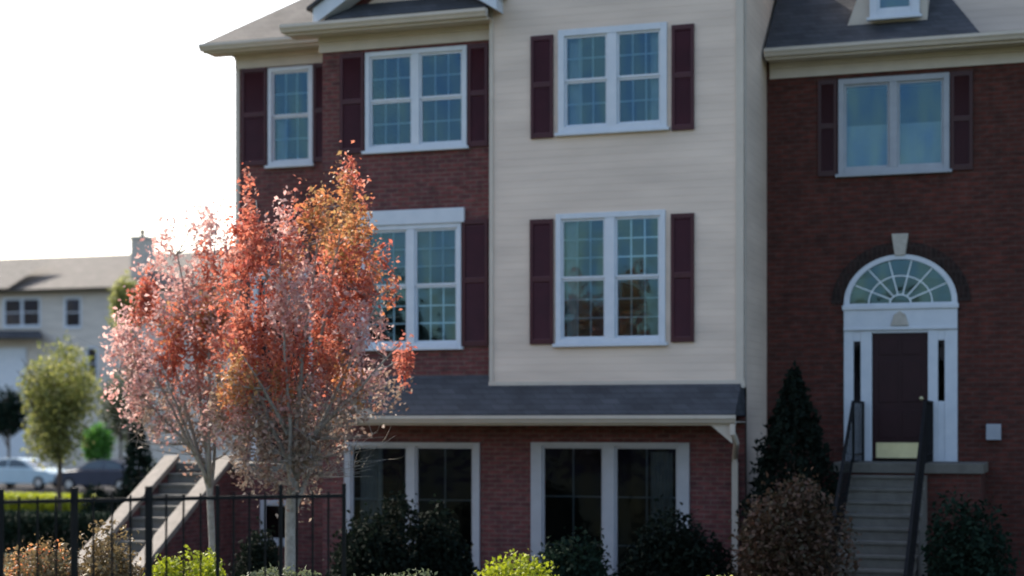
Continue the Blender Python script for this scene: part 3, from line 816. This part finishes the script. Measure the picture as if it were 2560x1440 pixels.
# ------------------------------------------------------------------ background townhouse row
def bgp(px, py, Y): return (wx(px,Y), Y, wz(px,py,Y))
YK = 92.0
kx0, kx1 = wx(-260,YK), wx(640,YK)
ke = wz(200,722,YK)
h3 = thing("townhouse", (wx(200,YK), YK, 0), "distant cream sided townhouse with a grey roof and tall chimney seen past the red trees", "house")
wins = [rect(8,102,744,818,YK), rect(160,204,742,820,YK), rect(-160,-60,744,818,YK), rect(215,245,866,950,YK), rect(-30,70,870,962,YK), rect(320,380,866,940,YK), rect(430,500,744,818,YK)]
bm = bmesh.new()
wallface(bm, kx0, kx1, 0, ke, YK, [w for i, w in enumerate(wins) if i != 4])
poly(bm, [(kx1,YK,0),(kx1,YK+12,0),(kx1,YK+12,ke),(kx1,YK,ke)]); poly(bm, [(kx0,YK,0),(kx0,YK+12,0),(kx0,YK+12,ke),(kx0,YK,ke)])
obj("wall", bm, M['siding_bg'], h3)
bm = bmesh.new(); poly(bm, [(kx0,YK+3,0),(kx1,YK+3,0),(kx1,YK+3,ke),(kx0,YK+3,ke)]); poly(bm, [(kx0,YK+12,0),(kx1,YK+12,0),(kx1,YK+12,ke),(kx0,YK+12,ke)]); obj("inner_wall", bm, M['inner'], h3)
kr = wz(200, 640, YK+6)
bm = bmesh.new()
poly(bm, [(kx0-.5,YK-.6,ke),(kx1+.5,YK-.6,ke),(kx1-1.5,YK+6,kr),(kx0+1,YK+6,kr)])
poly(bm, [(kx0-.5,YK+12.6,ke),(kx1+.5,YK+12.6,ke),(kx1-1.5,YK+6,kr),(kx0+1,YK+6,kr)])
poly(bm, [(kx1+.5,YK-.6,ke),(kx1+.5,YK+12.6,ke),(kx1-1.5,YK+6,kr)])
rf = obj("roof", bm, M['shingle_g'], h3)
bm = bmesh.new()                      # the cross roof at the left
a = bgp(-260,722,YK-1.2); b = bgp(30,706,YK-.8)
poly(bm, [bgp(-200,652,YK+3.5), bgp(135,645,YK+3.0), (wx(18,YK-1.0),YK-1.0,ke+.08), (wx(-220,YK-1.0),YK-1.0,ke+.08)])
obj("cross_roof", bm, M['shingle_w'], h3)
obj("gutter", B((kx0-.5,kx1+.5,YK-.72,YK-.602,ke-.16,ke+.0)), M['soil'], h3)
cx0, cx1 = wx(337,YK+1.5), wx(371,YK+1.5)
cy0 = YK+1.0
ch = obj("chimney", B((cx0,cx1,cy0,cy0+1.3,ke-.5,wz(350,598,YK+1.5)),(cx0-.1,cx1+.1,cy0-.1,cy0+1.4,wz(350,598,YK+1.5)+.001,wz(350,592,YK+1.5))), M['trim'], h3)
bm = bmesh.new(); c_ = ((cx0+cx1)/2, cy0+.6); zc = wz(350,592,YK+1.5)
tube(bm, [(c_[0],c_[1],zc),(c_[0],c_[1],zc+.28),(c_[0],c_[1],zc+.29),(c_[0],c_[1],zc+.5)], [.14,.14,.26,.12], 10)
obj("chimney_cap", bm, M['iron'], ch)
for i, w in enumerate(wins):
    if i == 4: continue
    window(h3, *w, YK, lights=2 if i in (0,2,6) else 1, cols=1, rows=1, fr=.12, mul=.14, glass='glass_dark')
x0,x1,z0,z1 = wins[4]
obj("garage_door", B((wx(-60,YK),wx(66,YK),YK-.08,YK-.01,0,z1)), M['white'], h3)
bm = bmesh.new(); prism(bm, [bgp(-240,842,YK-1.4), bgp(108,842,YK-1.4), bgp(100,826,YK-.01), bgp(-240,826,YK-.01)], (0,0,-.12)); obj("porch_roof", bm, M['shingle'], h3)

# ------------------------------------------------------------------ trees
TREE_N = 1.6
def grow(name, base, trunk_top, peaks, clumps, label, cat="tree", tr=.09, mats=None, leaf=.055, bark='bark', twigs=60, depth_r=.8, group=None, spread=1.0, low=None, bend=.05):
    """base, trunk_top: points; peaks: limb ends; clumps: (point, (rx,ry,rz), n, material)"""
    t = thing(name, base, label, cat, group)
    bm = bmesh.new()
    base = Vector(base); tt = Vector(trunk_top)
    n = 7
    pts = [base.lerp(tt, i/n)+Vector((R.uniform(-1,1)*bend*.5, R.uniform(-1,1)*bend*.5, 0)) for i in range(n+1)]
    pts[0] = base - Vector((0,0,.05)); pts[-1] = tt
    tube(bm, pts, [tr*(1.35 if i == 0 else 1.0-.3*i/n) for i in range(n+1)], 10)
    obj("trunk", bm, M[bark], t, smooth=True)
    bm = bmesh.new(); segs = []
    def limb(a, e, r0, r1, wob, k=8, seg=6):
        a = Vector(a); e = Vector(e)
        d = e-a; ps = []
        side = Vector((d.y, -d.x, 0)); side = side.normalized() if side.length > 1e-4 else Vector((1,0,0))
        q = R.uniform(-1,1)*wob; q2 = R.uniform(-1,1)*wob
        for i in range(k+1):
            s = i/k
            p = a.lerp(e, s)
            p.x += (1-abs(2*s-1))*0
            p += side*q*math.sin(math.pi*s) + Vector((0,0,-1))*abs(q2)*.6*math.sin(math.pi*s)
            p += Vector((R.uniform(-1,1),R.uniform(-1,1),R.uniform(-1,1)))*.015*d.length*.3*(0 < i < k)
            ps.append(p)
        tube(bm, ps, [r0+(r1-r0)*(i/k)**.8 for i in range(k+1)], seg)
        segs.append(ps)
        return ps
    mains = []
    for i, p in enumerate(peaks):
        s = R.uniform(.62, 1.0)
        st = base.lerp(tt, s)
        mains.append(limb(st, p, tr*.5, .006, .12*spread))
    allp = [q for m in mains for q in m[1:]]
    for (c, r, nn, m_) in clumps:
        c = Vector(c)
        near = sorted(allp, key=lambda q: (q-c).length + (2.5 if q.z > c.z else 0))[:3]
        ps = limb(near[0], c, .014, .006, .08, 6, 5)
        for _ in range(max(3, int(5*max(r)/.4))):
            e = c+Vector((R.gauss(0,r[0]*.5), R.gauss(0,r[1]*.5), R.gauss(0,r[2]*.5)))
            limb(R.choice(ps[2:]), e, .006, .002, .04, 4, 4)
    for _ in range(twigs):
        m = R.choice(mains); q = R.choice(m[2:-1])
        e = q+Vector((R.gauss(0,.28), R.gauss(0,.28), R.uniform(.15,.6)))
        limb(q, e, .005, .0018, .05, 4, 4)
    if low:                                            # fine pale twigs low in the crown
        for _ in range(low[2]):
            c, r = low[0], low[1]
            e = Vector(c)+Vector((R.uniform(-1,1)*r[0], R.uniform(-1,1)*r[1], R.uniform(-1,1)*r[2]))
            q = min(allp+[tt], key=lambda v: (v-e).length+(1.0 if v.z > e.z else 0))
            ps = limb(q, e, .007, .002, .06, 5, 4)
            for k in range(3):
                p = R.choice(ps[1:]); limb(p, p+Vector((R.gauss(0,.14),R.gauss(0,.14),R.uniform(.02,.3))), .004, .0014, .03, 3, 3)
    obj("branches", bm, M[bark], t, smooth=True)
    by = {}
    for (c, r, nn, m_) in clumps:
        c = np.array(c); r = np.array(r)
        nn = int(nn*TREE_N); k = max(5, nn//60)                              # leaf sprays with gaps between them
        cc = c + np.clip(NR.normal(size=(k,3)), -1.8, 1.8)*r*.62
        idx = NR.randint(0, k, nn)
        P = cc[idx] + NR.normal(size=(nn,3))*np.array([.065,.065,.15])*(.6+max(r))
        by.setdefault(m_, []).append(P)
    for m_, Ps in by.items():
        leaves_mesh("crown", np.concatenate(Ps), leaf, L[m_], t, up=.1)
    return t

def C(px, py, rx, ry, n, m, t, dr=.45):
    s = t/F
    p = dpt(px, py, t+NR.uniform(-dr, dr))
    return (tuple(p), (rx*s, max(.18, rx*s*.9), ry*s), n, m)

T1 = 20.0
b1 = dpt(726, 1440, T1); b1 = Vector((b1.x, b1.y, 0))
top1 = dpt(735, 1100, T1)
pk = [dpt(a, b, T1+d) for a, b, d in ((880,425,.2),(810,520,-.3),(640,500,.3),(700,600,-.5),(560,720,.2),(950,740,.1),(1000,860,-.2),(850,620,.6),(740,560,.5),(600,880,-.4),(890,900,.4))]
cl = [C(*a, T1) for a in (
    (880,455,22,45,110,'red'), (855,510,50,60,230,'orange'), (800,560,55,60,220,'orange'), (860,620,65,75,420,'orange'), (740,600,110,90,170,'red'), (800,700,130,110,200,'pink'), (700,780,150,120,420,'red'),
    (640,525,38,60,200,'red'), (690,560,40,60,200,'pink'), (612,600,50,70,300,'red'), (655,690,70,70,320,'red'),
    (780,680,50,70,260,'pink'), (860,710,75,65,480,'red'), (930,730,45,45,330,'red'), (745,760,60,60,260,'pink'),
    (620,790,60,55,520,'red'), (690,830,60,60,240,'pink'), (810,800,60,60,480,'red'), (880,820,50,50,200,'pink'),
    (600,870,55,45,440,'red'), (680,920,70,45,420,'red'), (790,900,60,50,480,'red'), (860,940,60,40,200,'orange'),
    (1000,900,38,30,150,'red'), (940,930,50,35,110,'pink'), (630,980,60,40,320,'red'), (740,990,70,45,240,'pink'), (580,960,50,50,200,'orange'), (690,1050,60,35,120,'pink'), (580,1040,50,35,160,'pink'),
    (900,560,30,60,160,'orange'), (930,650,30,50,120,'red'), (590,700,50,60,200,'red'), (720,660,40,60,170,'orange'), (960,790,40,40,160,'pink'), (890,700,60,60,200,'orange'),
    (570,1010,60,45,260,'beige'), (650,1060,60,45,260,'beige'), (740,1070,60,45,260,'beige'), (820,1030,60,45,230,'beige'), (900,1000,50,40,130,'beige'),
    (620,1130,60,40,200,'beige'), (700,1150,60,45,220,'beige'), (790,1120,60,45,200,'beige'), (860,1080,45,35,110,'beige'), (720,1210,50,30,110,'beige'), (680,960,60,40,160,'orange'), (840,960,50,40,150,'pink'), (960,960,50,35,90,'beige'), (760,1230,35,25,60,'beige'))]
lowc = dpt(730, 1075, T1)
grow("red_leaf_tree", b1, top1, pk, cl, "taller red and orange leafed tree with a pale trunk before the brick wing", tr=.085, leaf=.06, low=(lowc, (1.15,.6,.55), 150), group="red leafed trees by the left steps", twigs=70)
T2 = 21.5
b2 = dpt(543, 1440, T2); b2 = Vector((b2.x, b2.y, 0))
top2 = dpt(520, 1130, T2)
pk = [dpt(a, b, T2+d) for a, b, d in ((430,560,.2),(540,560,-.3),(370,700,.3),(330,820,-.2),(480,640,.4),(300,930,0),(560,760,.3),(400,900,-.4))]
cl = [C(*a, T2) for a in (
    (430,620,30,55,120,'pink'), (500,600,50,45,170,'pink'), (560,620,40,50,200,'pink'), (470,680,60,45,200,'pink'), (545,700,40,50,300,'red'),
    (370,740,38,45,400,'red'), (400,800,30,40,180,'red'), (500,770,55,50,480,'red'), (430,760,30,40,110,'pink'), (550,790,40,45,260,'orange'),
    (350,860,45,40,260,'pink'), (430,880,50,45,300,'red'), (510,870,60,40,560,'red'), (575,860,40,40,260,'red'),
    (310,900,35,45,170,'pink'), (370,960,60,45,240,'pink'), (460,970,55,40,220,'pink'), (530,990,50,40,200,'red'),
    (320,1000,40,35,90,'pink'), (420,1040,60,35,140,'pink'), (520,1060,50,35,140,'pink'),
    (450,800,140,130,420,'pink'), (480,560,35,35,50,'pink'), (545,570,30,40,90,'pink'), (330,950,45,50,170,'beige'), (390,1010,50,40,170,'beige'), (460,1020,50,45,200,'beige'), (530,1080,45,45,200,'beige'), (560,940,40,45,170,'beige'),
    (470,1090,40,35,90,'beige'), (590,1100,40,40,120,'beige'), (440,820,50,50,150,'orange'), (400,930,45,40,150,'red'))]
grow("red_leaf_tree", b2, top2, pk, cl, "thinner dusty pink and red leafed tree left of the taller one", tr=.06, leaf=.06, low=(dpt(440,1040,T2), (.8,.5,.4), 100), group="red leafed trees by the left steps", twigs=50)

def simpletree(name, px, pbase, pt_, pb_, hw, t, mat, n, leaf, label, bark='bark_d', group=None):
    base = dpt(px, 1060, t); base.z = 0
    c1 = dpt(px, (pt_+pb_)/2, t); s = t/F
    rz_ = (pb_-pt_)/2*s; rx_ = hw*s
    T = thing(name, base, label, "tree", group)
    bm = bmesh.new(); tp = Vector((base.x, base.y, c1.z+rz_*.2))
    tube(bm, [base, base.lerp(tp,.5)+Vector((.05,0,0)), tp], [.075,.065,.03], 8); obj("trunk", bm, M[bark], T, smooth=True)
    bm = bmesh.new()
    for i in range(16):
        a = R.uniform(0,6.28); q = R.uniform(.35,.85); st = base.lerp(tp, R.uniform(.45,.95))
        e = Vector((c1.x+math.cos(a)*rx_*q, c1.y+math.sin(a)*rx_*q, c1.z+rz_*R.uniform(-.5,.8)))
        tube(bm, [st, st.lerp(e,.5)+Vector((0,0,.1)), e], [.04,.025,.008], 5)
    obj("branches", bm, M[bark], T)
    leaves_mesh("crown", lumpy(n, c1, (rx_, rx_*.9, rz_), 14, .3), leaf, L[mat], T, up=.1)
    return T
simpletree("leafy_tree", 146, 0, 815, 1200, 135, 46, 'olive', 8500, .11, "olive and yellow green tree with a thin trunk left of the pink tree")
simpletree("leafy_tree", 322, 0, 680, 850, 55, 60, 'paleyellow', 2600, .16, "pale yellow leaved tree showing at the edge of the pink tree")
simpletree("leafy_tree", 245, 0, 1040, 1180, 60, 78, 'green', 2600, .2, "low bright green tree beside the parked cars")
simpletree("leafy_tree", 20, 0, 960, 1110, 60, 80, 'dark', 3000, .2, "dark green tree in front of the distant garage")
simpletree("leafy_tree", 300, 0, 900, 1150, 70, 84, 'sage', 2600, .2, "grey green tree in front of the distant house wall")

# trees across the street behind the camera, seen only as reflections in the panes
for i, (x, y, hh) in enumerate(((-16,-34,7.5),(-9,-38,8.5),(-1,-33,7),(7,-37,9),(15,-35,8),(24,-38,8),(-26,-38,8),(-36,-36,9))):
    T = thing("street_tree", (x,y,1.5), "broad dark tree across the street", "tree", "trees across the street")
    bm = bmesh.new(); tube(bm, [(x,y,1.5),(x+.1,y,3),(x,y,hh*.7)], [.2,.17,.08], 8); obj("trunk", bm, M['bark_d'], T)
    leaves_mesh("crown", lumpy(2200, (x,y,1.5+hh*.55), (4.5,3,hh*.5), 12, .3), .5, L['dark'], T)

# ------------------------------------------------------------------ evergreens and bushes by the houses
def conifer(name, base, h, r, n, leaf, mat, label, cat="evergreen"):
    base = Vector(base)
    T = thing(name, base, label, cat)
    bm = bmesh.new(); tube(bm, [base, base+Vector((0,0,h*.9))], [.05,.01], 7); obj("trunk", bm, M['bark_d'], T)
    z = NR.uniform(0,1,n)**1.25; a = NR.uniform(0,2*math.pi,n)
    prof = (np.sin(np.pi*np.clip(z*.86+.14,0,1)**.8)*.9+.08)
    lob = 1+.22*np.sin(a*5+z*23)+.12*np.sin(a*9-z*31)
    q = r*prof*lob*NR.uniform(.55,1.05,n)**.5
    P = np.stack([base.x+q*np.cos(a), base.y+q*np.sin(a), base.z+.05+z*h+NR.normal(size=n)*.05], 1)
    leaves_mesh("foliage", P, leaf, L[mat], T, up=0)
    return T
pe_ = dpt(1985, 1060, 24.6)
conifer("conifer", (pe_.x, pe_.y, 0), 3.8, .68, 11000, .09, 'blackish', "dark upright conifer against the brick left of the arched doorway")
pe_ = dpt(346, 1060, 44)
conifer("conifer", (pe_.x, pe_.y, 0), 3.3, .42, 3200, .13, 'dark', "narrow dark conifer behind the top of the left steps")
def gb(px, ptop, t, rx, h, n, leaf, mat, label, **kw):
    """bush whose top shows at (px, ptop) at camera depth t"""
    p = dpt(px, ptop, t); g_ = ground_z(p.x, p.y); zt_ = p.z
    hh = zt_-g_
    rz_ = hh*.62; cz = zt_-rz_*.98
    return bush(kw.pop('name', "bush"), (p.x, p.y, cz), (rx, rx*.85, rz_), n, leaf, L[mat], label, ground=g_, **kw)
gb(1960, 1185, 22.4, .95, 0, 15000, .07, 'brown', "russet and olive leafed bush at the foot of the conifer", lumps=14)
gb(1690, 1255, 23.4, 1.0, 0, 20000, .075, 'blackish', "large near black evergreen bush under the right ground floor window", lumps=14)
gb(1420, 1305, 23.2, .8, 0, 11000, .075, 'dark', "dark green bush under the middle of the bay")
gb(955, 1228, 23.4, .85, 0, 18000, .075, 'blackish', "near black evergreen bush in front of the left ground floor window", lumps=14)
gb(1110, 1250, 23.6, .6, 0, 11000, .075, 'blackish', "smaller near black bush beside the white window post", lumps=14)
gb(2420, 1225, 22.8, .75, 0, 8000, .08, 'dark', "dark green bush right of the entrance steps", lumps=12)
gb(2075, 1190, 24.0, .30, 0, 3500, .07, 'blackish', "dark slim bush against the steps' left railing")
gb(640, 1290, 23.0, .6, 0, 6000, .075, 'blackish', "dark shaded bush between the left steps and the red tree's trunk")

# far left hedge, its sunlit top put into yellow leaf colour throughout
hz0 = wz(100,1230,47)
hx0, hx1 = wx(-120,45.5), wx(216,45.5)
T = thing("clipped_hedge", ((hx0+hx1)/2,45.5,0), "clipped hedge with sunlight put into its yellow leaf colour beyond the fence", "hedge")
n = 14000
P = np.stack([NR.uniform(hx0,hx1,n), 45.5+NR.uniform(-.8,.8,n), NR.uniform(.02,1,n)**.7*hz0], 1)
leaves_mesh("foliage", P, .11, L['yellow'], T)

gb(330, 1170, 42, .9, 0, 6000, .12, 'blackish', "dark low shrub mound added beside the narrow conifer to darken the lot", lumps=14)  # dark mounds added to darken the bright parking lot
gb(262, 1195, 43, .8, 0, 6000, .12, 'dark', "dark shrub mound added at the end of the clipped hedge", lumps=14)
gb(395, 1150, 38, .7, 0, 5000, .12, 'dark', "dark shrub mound added directly behind the left steps", lumps=14)

hy = 33.0; hq0, hq1 = wx(-160,hy), wx(318,hy); hz1 = wz(100,1280,hy)  # dark hedge added to cover the bright lot and stand for shade
T = thing("clipped_hedge", ((hq0+hq1)/2,hy,0), "dark hedge added nearer the fence as the shaded side of the yellow one", "hedge")
n = 16000
P = np.stack([NR.uniform(hq0,hq1,n), hy+NR.uniform(-.6,.6,n), NR.uniform(.02,1,n)**.7*hz1], 1)
leaves_mesh("foliage", P, .09, L['dark'], T)
bm = bmesh.new()
for i in range(9):
    x = hq0+(hq1-hq0)*(i+.5)/9; tube(bm, [(x,hy,-.02),(x+.03,hy,hz1*.8)], [.03,.012], 6)
obj("stem", bm, M['bark_d'], T)

# foreground bushes on the bank
gb(450, 1325, 12.6, .33, 0, 5200, .035, 'yellow', "bright yellow green bush right of the fence end", lumps=12)
gb(520, 1362, 12.8, .16, 0, 1800, .035, 'yellow', "small yellow green bush close beside the brighter one", lumps=8)
gb(1290, 1372, 12.2, .48, 0, 8500, .035, 'yellow', "low bright yellow green bush at the bottom below the bay", lumps=12)
gb(278, 1318, 12.9, .42, 0, 6000, .035, 'tan', "tan dry leaved bush between two fence posts", lumps=12)
gb(75, 1312, 12.9, .45, 0, 6500, .035, 'tan', "brown bush with orange sprigs at the left edge", lumps=12, extra=[(L['orange'], .3)])
gb(200, 1425, 11.8, .25, 0, 2600, .035, 'purple', "low purple leaved bush at the bottom left")
gb(690, 1392, 14.4, .5, 0, 5200, .04, 'sage', "low grey green bush at the foot of the red tree", lumps=12)
gb(980, 1418, 14.2, .45, 0, 4200, .04, 'sage', "low grey green bush below the left ground floor window", lumps=12)
gb(1850, 1424, 13.0, .35, 0, 3000, .035, 'olive', "low olive bush below the cream downspout", lumps=10)
gb(1600, 1432, 13.4, .4, 0, 3000, .035, 'dark', "low dark bush at the bottom below the right window", lumps=10)

# ------------------------------------------------------------------ fence
yf = 11.6
p0 = dpt(372, 1222, 10.2)
T = thing("metal_fence", (p0.x, p0.y, GZ), "thin black metal picket fence across the lower left in front of the bushes", "fence")
pts = [dpt(a, 1060, t) for a, t in ((860,10.7),(702,10.55),(544,10.4),(372,10.2),(186,10.0),(0,9.8),(-190,9.6))]
def zt_at(p): return EYE - (1236-1060)/F*10.2
ztop = zt_at(None)
for i, p in enumerate(pts):
    w = .018 if i >= 3 else .011
    bm = B((p.x-w,p.x+w,p.y-w,p.y+w,GZ-.05,ztop+.05))
    obj("post", bm, M['iron'], T, bevel=.004)
for a, b in zip(pts[:-1], pts[1:]):
    bm = bmesh.new()
    for z in (ztop-.03, GZ+.12): beam(bm, (a.x,a.y,z), (b.x,b.y,z), .02, .024)
    k = 4
    for i in range(1, k):
        p = Vector(a).lerp(Vector(b), i/k); box(bm, p.x-.005, p.x+.005, p.y-.005, p.y+.005, GZ+.08, ztop+.0)
    obj("fence_panel", bm, M['iron'], T)

# ------------------------------------------------------------------ cars
def car(name, px, t, paint, label, flip=1, h=1.45, Ln=4.4):
    c = dpt(px, 1060, t); T = thing(name, (c.x, c.y, .02), label, "car")
    W = .86; z0 = .02
    prof = [(-2.15,.42),(-2.2,.62),(-2.15,.88),(-1.9,.98),(-1.55,1.0),(.95,.98),(1.7,.90),(2.05,.78),(2.18,.58),(2.15,.36),(1.75,.26),(-1.75,.26)]
    cabin = [(-1.75,.99),(-1.25,1.34),(-.75,1.44),(.0,1.45),(.35,1.38),(1.05,.98)]
    def P(x, y, z): return (c.x+flip*x*Ln/4.4, c.y+y, z0+z*h/1.45)
    bm = bmesh.new()
    secs = [(-W,.06),(-W*.93,.0),(0,-.02),(W*.93,0),(W,.06)]
    rings = []
    for y, ins in ((-W,.07),(-W*.9,.0),(W*.9,.0),(W,.07)):
        rings.append([bm.verts.new(P(x*(1-ins*.25), y, .26+(z-.26)*(1-ins*.6)+ins*.1)) for x, z in prof])
    for a, b in zip(rings[:-1], rings[1:]):
        for i in range(len(prof)): bm.faces.new((a[i], a[(i+1) % len(prof)], b[(i+1) % len(prof)], b[i]))
    bm.faces.new(rings[0]); bm.faces.new(rings[-1][::-1])
    body = obj("body", bm, M[paint], T, smooth=False, bevel=.02)
    bm = bmesh.new(); rings = []
    for y in (-1, 1):
        rings.append([bm.verts.new(P(x, y*(W*.92-.28*(z-.98)), z)) for x, z in cabin])
    k = len(cabin)
    for i in range(k): bm.faces.new((rings[0][i], rings[0][(i+1) % k], rings[1][(i+1) % k], rings[1][i]))
    bm.faces.new(rings[0]); bm.faces.new(rings[1][::-1])
    obj("cabin", bm, M[paint], T, bevel=.02)
    bm = bmesh.new()
    for y in (-1, 1):
        for q in ([(-1.45,1.03),(-1.12,1.30),(-.72,1.37),(-.45,1.385),(-.45,1.03)], [(-.38,1.03),(-.38,1.385),(0,1.39),(.3,1.33),(.85,1.03)]):
            ww = [P(x, y*(W*.92-.28*(z-.98)+.006), z) for x, z in q]
            poly(bm, ww)
    poly(bm, [P(.42,-.62,1.345),P(.42,.62,1.345),P(1.03,.70,1.0),P(1.03,-.70,1.0)])
    poly(bm, [P(-1.30,-.62,1.315),P(-1.30,.62,1.315),P(-1.73,.70,1.015),P(-1.73,-.70,1.015)])
    bmesh.ops.translate(bm, verts=bm.verts, vec=(0,0,.004))
    obj("car_window", bm, M['carglass'], T)
    for x in (-1.35, 1.35):
        for y in (-1, 1):
            cc = Vector(P(x, y*(W-.09), .31)); bm = bmesh.new()
            tube(bm, [cc+Vector((0,-.1,0)), cc+Vector((0,-.09,0)), cc+Vector((0,.09,0)), cc+Vector((0,.1,0))], [.28,.31,.31,.28], 20)
            w_ = obj("wheel", bm, M['rubber'], T)
            bm = bmesh.new(); s = .105*y; tube(bm, [cc+Vector((0,s*.9,0)), cc+Vector((0,s*1.05,0))], [.19,.17], 16); obj("rim", bm, M['rim'], w_)
    for y in (-.6, .6):
        obj("headlight", B((*sorted((P(2.06,0,0)[0],P(2.17,0,0)[0])), c.y+y-.16, c.y+y+.16, z0+.58, z0+.70)), M['lamp_clear'], T)
        obj("tail_light", B((*sorted((P(-2.19,0,0)[0],P(-2.1,0,0)[0])), c.y+y-.14, c.y+y+.14, z0+.66, z0+.82)), M['lamp_red'], T)
    return T
car("parked_car", 62, 80, 'carpaint', "pale silver blue car parked beyond the clipped hedge")
car("parked_car", 262, 77, 'carblue', "dark blue car partly hidden behind the pink tree and low green tree", flip=-1)
